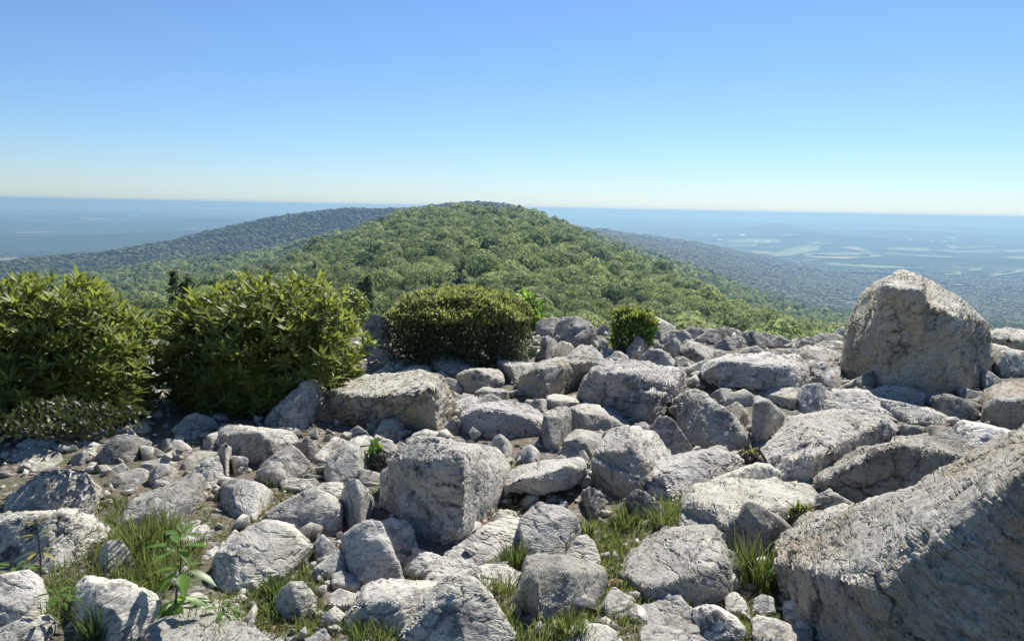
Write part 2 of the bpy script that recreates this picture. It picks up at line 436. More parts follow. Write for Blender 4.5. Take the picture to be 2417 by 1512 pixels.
def terrain_material():
    m, nt, out = mat_new("forested_land")
    g = NT(nt)
    pos = g.n("ShaderNodeNewGeometry").outputs["Position"]
    n1, _ = g.noise(pos, 0.004, 6, 0.6)
    n2, _ = g.noise(pos, 0.05, 5, 0.65)
    c = g.ramp(n2, [(0.3, (0.020, 0.036, 0.014)), (0.5, (0.042, 0.070, 0.022)), (0.72, (0.07, 0.105, 0.032))])
    flat = g.vmath('MULTIPLY', pos, (1, 1, 0))
    wob, wobc = g.noise(flat, 0.0012, 3, 0.5)
    v = g.voro(g.vmath('ADD', g.vmath('MULTIPLY', flat, (0.75, 1, 0)), g.vmath('MULTIPLY', wobc, (700, 700, 0))), 0.0022)
    sc = g.n("ShaderNodeSeparateColor"); g.set(sc.inputs[0], v.outputs["Color"])
    farm = g.math('GREATER_THAN', sc.outputs[0], 0.60)
    fz = g.n("ShaderNodeSeparateXYZ"); g.set(fz.inputs[0], pos)
    low = g.rng(fz.outputs[2], -295.0, -318.0)
    dist = g.n("ShaderNodeVectorMath", operation='LENGTH'); g.set(dist.inputs[0], flat)
    farx = g.rng(dist.outputs["Value"], 5200.0, 6800.0)
    hedge, _ = g.noise(flat, 0.0035, 4, 0.6)
    f = g.math('MULTIPLY', g.math('MULTIPLY', farm, g.rng(hedge, 0.47, 0.53)), g.math('MULTIPLY', low, farx))
    fieldc = g.ramp(sc.outputs[1], [(0.0, (0.13, 0.20, 0.05)), (0.55, (0.19, 0.25, 0.08)), (0.8, (0.27, 0.26, 0.12)), (1.0, (0.32, 0.26, 0.16))])
    c = g.mix(f, c, fieldc)
    b = g.n("ShaderNodeBsdfPrincipled"); b.inputs["Roughness"].default_value = 0.95; b.inputs["Specular IOR Level"].default_value = 0.1
    g.set(b.inputs["Base Color"], c)
    bp = g.n("ShaderNodeBump"); bp.inputs["Distance"].default_value = 9.0; bp.inputs["Strength"].default_value = 0.9
    n3, _ = g.noise(pos, 0.10, 4, 0.7)
    g.set(bp.inputs["Height"], g.math('MULTIPLY', n3, g.math('SUBTRACT', 1.0, f)))
    nt.links.new(bp.outputs[0], b.inputs["Normal"])
    nt.links.new(b.outputs[0], out.inputs["Surface"])
    return m
tag(link("terrain", mesh_np("terrain", verts, q, True), terrain_material()), "wooded ridge and wide farming valley stretching to the horizon", "terrain", kind="structure")

# ------------------------------------------------------------------ ground of the rocky summit
def ground_z(x, y):
    x = np.asarray(x, float); y = np.asarray(y, float)
    p = np.stack([x, y, 0 * x], -1)
    z = 0.05 * fbm(p * 0.9, 3) + 0.02 * fbm(p * 4.0, 3) - 0.035
    r = np.hypot(x, y)
    return z - np.maximum(0, r - 10.6) ** 1.5 * 0.75
gx = np.linspace(-13, 13, 330); gy = np.linspace(-4, 13.5, 230)
GX, GY = np.meshgrid(gx, gy, indexing='ij')
gv = np.stack([GX, GY, ground_z(GX, GY)], -1).reshape(-1, 3)
vid = np.arange(len(gv)).reshape(len(gx), len(gy))
q = np.stack([vid[:-1, :-1], vid[1:, :-1], vid[1:, 1:], vid[:-1, 1:]], -1).reshape(-1, 4)
def soil_material():
    m, nt, out = mat_new("summit_soil")
    g = NT(nt)
    p = g.n("ShaderNodeTexCoord").outputs["Object"]
    n1, _ = g.noise(p, 2.2, 5, 0.6); n2, _ = g.noise(p, 40, 6, 0.7); n3, _ = g.noise(p, 1.1, 4, 0.5)
    c = g.ramp(n2, [(0.3, (0.07, 0.055, 0.04)), (0.5, (0.17, 0.135, 0.10)), (0.68, (0.30, 0.26, 0.21))])
    c = g.mix(g.math('MULTIPLY', g.rng(n1, 0.46, 0.6), 0.6), c, (0.085, 0.105, 0.035))
    v = g.voro(p, 34); sc = g.n("ShaderNodeSeparateColor"); g.set(sc.inputs[0], v.outputs["Color"])
    c = g.mix(g.math('GREATER_THAN', sc.outputs[0], 0.86), c, (0.30, 0.29, 0.27))
    b = g.n("ShaderNodeBsdfPrincipled"); b.inputs["Roughness"].default_value = 0.95
    g.set(b.inputs["Base Color"], c)
    bp = g.n("ShaderNodeBump"); bp.inputs["Distance"].default_value = 0.03
    g.set(bp.inputs["Height"], g.math('ADD', n2, g.math('MULTIPLY', v.outputs["Distance"], -0.5)))
    nt.links.new(bp.outputs[0], b.inputs["Normal"]); nt.links.new(b.outputs[0], out.inputs["Surface"])
    return m
tag(link("ground", mesh_np("ground", gv, q, True), soil_material()), "brown stony soil between the summit rocks", "ground", kind="structure")

# ------------------------------------------------------------------ fields and farm buildings in the valleys
VIEW = {'O': (0, 0, 1), 'A': (0, 944, .1717), 'B': (354, 944, .1717), 'C': (708, 796.5, .1953), 'D': (1121, 737.5, .1953), 'E': (1534, 737.5, .3403), 'F': (1944.5, 737.5, .3403),
        'G': (0, 1180, .3828), 'H': (472, 1180, .3828), 'I': (944, 1180, .3828), 'J': (1416, 1180, .3828), 'K': (1121, 944, .3828), 'L': (1593, 914.5, .3828),
        'M': (0, 855.5, .3336), 'N': (806, 796.5, .3336), 'P': (1610.6, 796.5, .3336), 'Q': (0, 1007.7, .3336), 'S': (806, 1007.7, .3336), 'T': (1610.6, 1007.7, .3336),
        'U': (1610.6, 413, .3336), 'V': (806, 413, .3336), 'W': (0, 413, .3336)}
def pts(frame, s):
    a = np.array([[float(v) for v in t.split(',')] for t in s.split()])
    ox, oy, k = VIEW[frame]
    return a * k + np.array([ox, oy])
def on_land(px, py, rmin=1500):
    """where the line of sight through a point of the picture meets the far land"""
    d = ray(px, py); rs = RR[RR > rmin]
    z = land_z(d[0] * rs, d[1] * rs); below = np.nonzero(EYE + d[2] * rs <= z)[0]
    r = rs[below[0]] if len(below) else rs[-1]
    return np.array([d[0] * r, d[1] * r, z[below[0]] if len(below) else z[-1]])
M_FIELDS = [plain_material("green_crop", (0.15, 0.20, 0.05), 0.95, (0.11, 0.16, 0.04), 0.006), plain_material("pale_hay", (0.22, 0.235, 0.08), 0.95, (0.18, 0.20, 0.07), 0.006),
            plain_material("tan_stubble", (0.27, 0.21, 0.12), 0.95, (0.22, 0.18, 0.1), 0.006)]
FIELDS = [('U', "600,572 780,525 880,508 980,515 960,545 860,555 760,585 660,585", 0), ('U', "860,560 1330,558 1330,572 1180,580 860,580", 0), ('U', "860,587 1150,605 1380,590 1430,583 1380,575 1200,586", 1),
          ('U', "1000,635 1100,630 1700,655 1700,668 1400,668 1040,648", 0), ('U', "1090,692 1200,690 1700,705 1750,718 1350,708", 0), ('U', "1420,535 1500,518 1740,528 1750,545 1650,552", 0),
          ('U', "1650,584 1700,572 1910,585 1905,600", 1), ('U', "1740,758 1950,765 2110,800 1950,792", 1), ('U', "2090,722 2330,685 2416,678 2500,676 2416,697 2180,727", 1), ('U', "1820,692 1980,690 1980,718 1850,716", 0),
          ('U', "310,472 480,458 700,468 690,488 520,490 350,488", 0), ('U', "1850,502 2200,510 2230,525 1900,530", 0), ('U', "1100,517 1220,512 1320,545 1270,547", 2), ('U', "2020,668 2120,665 2110,690 2030,690", 0),
          ('U', "1740,548 1960,556 1975,566 1830,560", 1), ('U', "700,432 820,436 830,446 700,446", 1), ('U', "1330,436 1420,444 1410,452 1340,448", 1), ('U', "400,500 520,498 530,510 420,512", 2), ('U', "880,480 960,478 1000,500 900,500", 0),
          ('U', "2250,540 2416,536 2416,552 2300,556", 1), ('U', "980,488 1080,486 1070,500 990,500", 1),
          ('W', "-60,590 130,578 170,588 60,612 -60,618", 1), ('W', "-60,742 130,744 165,760 60,790 -60,806", 1), ('W', "100,418 380,409 388,414 110,425", 2), ('W', "520,308 780,318 780,331 640,326", 1),
          ('W', "900,296 980,298 1000,306 910,306", 1), ('W', "330,290 480,292 540,306 400,302", 1), ('W', "1300,392 1380,390 1390,397 1310,399", 1), ('W', "1040,375 1050,373 1056,378 1044,380", 2)]
FIELD_POLYS = []
for fr, s, kind in FIELDS:
    P = pts(fr, s)
    FIELD_POLYS.append(P)
    c = P.mean(0)
    rows = []
    K = 7
    for t in np.linspace(0, 1, K):
        rows.append([on_land(*(c + (p - c) * t)) for p in P])
    V = np.array(rows).reshape(-1, 3); V[:, 2] += 7
    n = len(P)
    F = [[i * n + j, i * n + (j + 1) % n, (i + 1) * n + (j + 1) % n, (i + 1) * n + j] for i in range(K - 1) for j in range(n)]
    o = link("field", mesh_np("field", V, np.array(F), True), M_FIELDS[kind])
    tag(o, kind="structure")

M_WHITE = plain_material("white_barn_wall", (0.8, 0.8, 0.78), 0.6, (0.76, 0.76, 0.75), 0.2)
M_BROOF = plain_material("pale_metal_roof", (0.62, 0.63, 0.64), 0.5, (0.5, 0.5, 0.5), 0.2)
def farm_building(px, py, wid, label):
    c = on_land(px, py)
    r = math.hypot(c[0], c[1])
    wd = wid * r / FPX
    h = max(5.0, wd * 0.16); dp = max(10.0, wd * 0.35)
    root = empty("farm_building", c + np.array([0, 0, 6.5])); tag(root, label, "building", "white farm buildings in the valley")
    root.rotation_euler.z = -math.atan2(c[0], c[1]) + 0.25
    a, b = wd / 2, dp / 2
    wv = [(-a, -b, 0), (a, -b, 0), (a, b, 0), (-a, b, 0), (-a, -b, h), (a, -b, h), (a, b, h), (-a, b, h), (-a, 0, h * 1.6), (a, 0, h * 1.6)]
    me = bpy.data.meshes.new("wall"); me.from_pydata(wv, [], [(0, 1, 5, 4), (1, 2, 6, 9, 5), (2, 3, 7, 6), (3, 0, 4, 8, 7), (0, 3, 2, 1)]); link("wall", me, M_WHITE, root)
    e = 0.6
    rv = [(-a - e, -b - e, h - 0.2), (a + e, -b - e, h - 0.2), (a + e, 0, h * 1.6 + .3), (-a - e, 0, h * 1.6 + .3), (-a - e, b + e, h - 0.2), (a + e, b + e, h - 0.2)]
    rv += [(x, y, z + .4) for x, y, z in rv]
    me = bpy.data.meshes.new("roof"); me.from_pydata(rv, [], [(0, 1, 2, 3), (3, 2, 5, 4), (6, 9, 8, 7), (9, 10, 11, 8), (0, 6, 7, 1), (4, 5, 11, 10)]); link("roof", me, M_BROOF, root)
for (x, y, wid, lab) in [(1751, 560.5, 13, "long white farm building at the top of the pale field left of the stone's line"), (1785, 575, 9, "white farm building below the long barn, at the field's upper edge"), (1812, 574, 8, "pale farm building between two green fields, right of the lower white barn"),
                         (1698, 569, 8, "white farm building standing apart by the wooded mountain foot"), (2147, 571, 9, "white farm building in the middle of the wooded low ridge"), (2200, 574.5, 7, "small white farm building left of the twin barns"),
                         (2229, 575.5, 9, "brightest white barn of the farthest-right cluster"), (2244, 567, 14, "long pale farm shed above the brightest white barn"), (2399, 680, 8, "lone white farm building in the woods near the picture's right edge"), (1686, 558.5, 9, "tiny pale farm building farthest back beside the ridge foot")]:
    farm_building(x, y, wid, lab)

# ------------------------------------------------------------------ forest
def quads_on(points, normals, size, rg):
    """one leaf-clump quad per point, facing roughly along its normal"""
    n = normals + rg.normal(0, 0.33, normals.shape); n /= np.linalg.norm(n, axis=1)[:, None]
    t = np.cross(n, rg.normal(0, 1, n.shape)); t /= np.linalg.norm(t, axis=1)[:, None]
    b = np.cross(n, t)
    s = (size * rg.uniform(0.65, 1.3, len(points)))[:, None]
    v = np.stack([points - t * s, points - b * s * 0.62 + n * s * .15, points + t * s, points + b * s * 0.62 + n * s * .15], 1)
    return v.reshape(-1, 3)
def crown_points(n, rg, lumps=7, low=-0.35):
    d = rg.normal(0, 1, (n * 3, 3)); d /= np.linalg.norm(d, axis=1)[:, None]
    d = d[d[:, 2] > low][:n]
    c = rg.normal(0, 1, (lumps, 3)); c[:, 2] = np.abs(c[:, 2]) * 0.8; c /= np.linalg.norm(c, axis=1)[:, None]
    dots = np.max(d @ c.T, axis=1)
    rad = 0.72 + 0.36 * np.clip((dots - 0.55) / 0.45, 0, 1) ** 0.6
    rad *= rg.uniform(0.86, 1.05, n)
    return d * rad[:, None] * np.array([1, 1, 0.82]), d
def dome(rg, n=6, rings=3):
    v = [(0, 0, 0.82)]; f = []
    for k in range(1, rings + 1):
        th = k / rings * 1.75
        for j in range(n):
            a = (j + 0.5 * k) / n * 6.283
            rr = rg.uniform(0.8, 1.12)
            v.append((math.sin(th) * math.cos(a) * rr, math.sin(th) * math.sin(a) * rr, math.cos(th) * 0.8 * rr))
    for j in range(n): f.append((0, 1 + j, 1 + (j + 1) % n, 0))
    for k in range(rings - 1):
        for j in range(n):
            a = 1 + k * n + j; b = 1 + k * n + (j + 1) % n
            f.append((a, a + n, b + n, b))
    return np.array(v), np.array(f)

rgf = np.random.default_rng(11)
tan_run = np.maximum.accumulate((Z + np.interp(RG, [40, 150], [0, 4]) - EYE) / RG, axis=1)
def visible(x, y, z, slack):
    a = np.degrees(np.arctan2(x, y)); r = np.hypot(x, y)
    i = np.clip(np.searchsorted(az_deg, a), 0, len(AZ) - 1); j = np.clip(np.searchsorted(RR, r * 0.97), 0, len(RR) - 1)
    return (z - EYE) / r > tan_run[i, j] - slack
def in_poly(px, py, P):
    inside = np.zeros(len(px), bool)
    j = len(P) - 1
    for i in range(len(P)):
        c = ((P[i, 1] > py) != (P[j, 1] > py)) & (px < (P[j, 0] - P[i, 0]) * (py - P[i, 1]) / (P[j, 1] - P[i, 1] + 1e-9) + P[i, 0])
        inside ^= c; j = i
    return inside
def scatter(r0, r1, sp):
    n = int(r1 / sp) + 2
    ix, iy = np.meshgrid(np.arange(-n, n), np.arange(0, n), indexing='ij')
    x = (ix + rgf.uniform(-.45, .45, ix.shape)) * sp; y = (iy + rgf.uniform(-.45, .45, ix.shape)) * sp
    x, y = x.ravel(), y.ravel(); r = np.hypot(x, y); a = np.abs(np.degrees(np.arctan2(x, y)))
    k = (r >= r0) & (r < r1) & (a < 36)
    x, y = x[k], y[k]
    z = land_z(x, y)
    return x, y, z
forest_v, forest_f, forest_t, forest_s = [], [], [], []
voff = 0
def add_crowns(x, y, z, rad, templates, tint, smooth=False):
    global voff
    for k, (tv, tf) in enumerate(templates):
        s = np.arange(k, len(x), len(templates))
        if not len(s): continue
        a = rgf.uniform(0, 6.283, len(s)); ca, sa = np.cos(a), np.sin(a)
        V = np.empty((len(s), len(tv), 3))
        V[..., 0] = (tv[None, :, 0] * ca[:, None] - tv[None, :, 1] * sa[:, None]) * rad[s][:, None] + x[s][:, None]
        V[..., 1] = (tv[None, :, 0] * sa[:, None] + tv[None, :, 1] * ca[:, None]) * rad[s][:, None] + y[s][:, None]
        V[..., 2] = tv[None, :, 2] * (rad[s] * rgf.uniform(0.85, 1.35, len(s)))[:, None] + z[s][:, None]
        Fc = tf[None] + (np.arange(len(s)) * len(tv))[:, None, None] + voff
        voff += V.shape[0] * V.shape[1]
        forest_v.append(V.reshape(-1, 3)); forest_f.append(Fc.reshape(-1, 4))
        forest_s.append(np.full(len(s) * len(tf), smooth))
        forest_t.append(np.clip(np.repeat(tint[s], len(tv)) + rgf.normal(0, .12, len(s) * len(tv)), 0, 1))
def leafy_template(n, size, seed):
    rg = np.random.default_rng(seed)
    p, nn = crown_points(n, rg, lumps=rg.integers(5, 10))
    v = quads_on(p, nn, size, rg); f = np.arange(len(v)).reshape(-1, 4)
    dv, df = dome(rg)
    v = np.concatenate([v, dv * 0.66]); f = np.concatenate([f, df + n * 4])
    return v, f
T0 = [leafy_template(700, 0.085, 100 + i) for i in range(5)]
T1 = [leafy_template(290, 0.135, 200 + i) for i in range(5)]
T2 = [leafy_template(105, 0.22, 300 + i) for i in range(5)]
T3 = [leafy_template(30, 0.42, 350 + i) for i in range(5)]
T4 = [(v * np.array([1.3, 1.3, .5]), f) for v, f in (dome(np.random.default_rng(400 + i), 7, 3) for i in range(8))]
def forest_band(r0, r1, sp, rad0, rad1, T, slack):
    x, y, z = scatter(r0, r1, sp)
    rad = rgf.uniform(rad0, rad1, len(x)) * rgf.choice([.72, 1.0, 1.0, 1.28], len(x)) * (1 + 0.25 * vnoise(np.stack([x, y, 0 * x], -1) / 45))
    zc = z + 1.0 + rad * 1.2 + rgf.uniform(-1.6, 2.2, len(x))
    k = visible(x, y, zc + rad, slack)
    x, y, zc, rad = x[k], y[k], zc[k], rad[k]
    if r1 > 1500:
        px, py = project(np.stack([x, y, zc], -1))
        bad = np.zeros(len(x), bool)
        for P in FIELD_POLYS: bad |= in_poly(px, py, P)
        x, y, zc, rad = x[~bad], y[~bad], zc[~bad], rad[~bad]
    tint = np.clip(np.interp(np.hypot(x, y), [0, 700, 1400, 2100], [.75, .68, .5, .3]) + 0.3 * vnoise(np.stack([x, y, 0 * x + 5], -1) / 30) + rgf.normal(0, 0.18, len(x)), 0, 1)  # tint falls with distance, painting the far ridge's weaker sunlight into its crowns
    return x, y, zc, rad, tint
xn, yn, zn, rn_, tn_ = forest_band(48, 270, 5.0, 2.2, 3.3, T0, 0.03)
order = np.argsort(np.hypot(xn, yn))
NEAR_N = 110
near_sel, rest = order[:NEAR_N], order[NEAR_N:]
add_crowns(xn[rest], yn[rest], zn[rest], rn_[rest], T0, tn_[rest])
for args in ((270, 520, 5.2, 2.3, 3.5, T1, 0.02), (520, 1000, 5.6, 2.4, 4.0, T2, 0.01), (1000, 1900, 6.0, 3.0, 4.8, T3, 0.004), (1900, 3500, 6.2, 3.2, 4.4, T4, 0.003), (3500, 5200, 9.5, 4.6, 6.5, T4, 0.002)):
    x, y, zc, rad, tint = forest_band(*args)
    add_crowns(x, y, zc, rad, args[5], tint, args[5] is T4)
FV = np.concatenate(forest_v); FF = np.concatenate(forest_f); FT = np.concatenate(forest_t); FS = np.concatenate(forest_s)
# triangles at dome tips are stored as quads with a repeated corner: split them off
tri = FF[:, 0] == FF[:, 3]
FF[tri, 3] = FF[tri, 2]
tri_faces = FF[tri][:, :3]; quad_faces = FF[~tri]
def mesh_mixed(name, verts, quads, tris, tint, smooth):
    me = bpy.data.meshes.new(name)
    me.vertices.add(len(verts)); me.vertices.foreach_set("co", np.ascontiguousarray(verts, np.float32).ravel())
    lv = np.concatenate([quads.ravel(), tris.ravel()]).astype(np.int32)
    me.loops.add(len(lv)); me.loops.foreach_set("vertex_index", lv)
    me.polygons.add(len(quads) + len(tris))
    me.polygons.foreach_set("loop_start", np.concatenate([np.arange(len(quads)) * 4, len(quads) * 4 + np.arange(len(tris)) * 3]).astype(np.int32))
    me.polygons.foreach_set('use_smooth', smooth)
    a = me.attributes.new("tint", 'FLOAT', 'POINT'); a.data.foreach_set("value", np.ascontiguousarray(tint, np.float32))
    me.update(calc_edges=True)
    return me
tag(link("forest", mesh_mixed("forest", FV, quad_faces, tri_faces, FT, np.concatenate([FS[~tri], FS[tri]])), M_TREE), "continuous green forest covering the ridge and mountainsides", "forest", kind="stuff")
print("forest faces", len(FF), "verts", len(FV))
del FV, FF, forest_v, forest_f

# the nearest crowns of the wood stand as trees of their own
def tube(path, radii, sides=7):
    path = np.array(path, float); V = []; F = []
    for i, (p, r) in enumerate(zip(path, radii)):
        d = path[min(i + 1, len(path) - 1)] - path[max(i - 1, 0)]; d /= np.linalg.norm(d) + 1e-9
        u = np.cross(d, [0.31, 0.95, 0.05]); u /= np.linalg.norm(u) + 1e-9; v = np.cross(d, u)
        for k in range(sides):
            a = 6.283 * k / sides
            V.append(p + (u * math.cos(a) + v * math.sin(a)) * r)
    for i in range(len(path) - 1):
        for k in range(sides):
            F.append((i * sides + k, i * sides + (k + 1) % sides, (i + 1) * sides + (k + 1) % sides, (i + 1) * sides + k))
    return np.array(V), np.array(F)
def join(parts):
    V, F, o = [], [], 0
    for v, f in parts:
        V.append(v); F.append(np.asarray(f) + o); o += len(v)
    return np.concatenate(V), np.concatenate(F)
protos = []
for i in range(4):
    rg = np.random.default_rng(50 + i)
    p, nn = crown_points(900, rg, lumps=int(rg.integers(6, 11)), low=-0.6)
    v = quads_on(p, nn, 0.075, rg)
    me = mesh_np("crown", v, np.arange(len(v)).reshape(-1, 4), attr={"tint": np.repeat(rg.uniform(0.2, 0.8, 900), 4)})
    me.materials.append(M_TREE)
    limbs = [tube([(0, 0, -2.4), (0.02, 0.01, -1.0), (0.05, 0, 0.3)], (0.09, 0.07, 0.04))]
    for k in range(6):
        a = rg.uniform(0, 6.28); limbs.append(tube([(0, 0, -0.9 + 0.15 * k), (0.3 * math.cos(a), 0.3 * math.sin(a), -0.4 + .15 * k), (0.62 * math.cos(a), 0.62 * math.sin(a), 0.05 + .1 * k)], (0.045, 0.03, 0.012), 5))
    tv, tf = join(limbs)
    mt = mesh_np("trunk", tv, tf, True); mt.materials.append(M_BARK)
    protos.append((me, mt))
for n, i in enumerate(near_sel):
    me, mt = protos[n % 4]
    root = empty("deciduous_tree", (xn[i], yn[i], zn[i])); root.scale = (rn_[i],) * 3; root.rotation_euler.z = rgf.uniform(0, 6.28)
    tag(root, "round-crowned green tree in the wood's edge just below the rock ledge", "tree", "trees just below the rock ledge")
    for nm, m_ in (("crown", me), ("trunk", mt)):
        o = bpy.data.objects.new(nm, m_); col.objects.link(o); o.parent = root
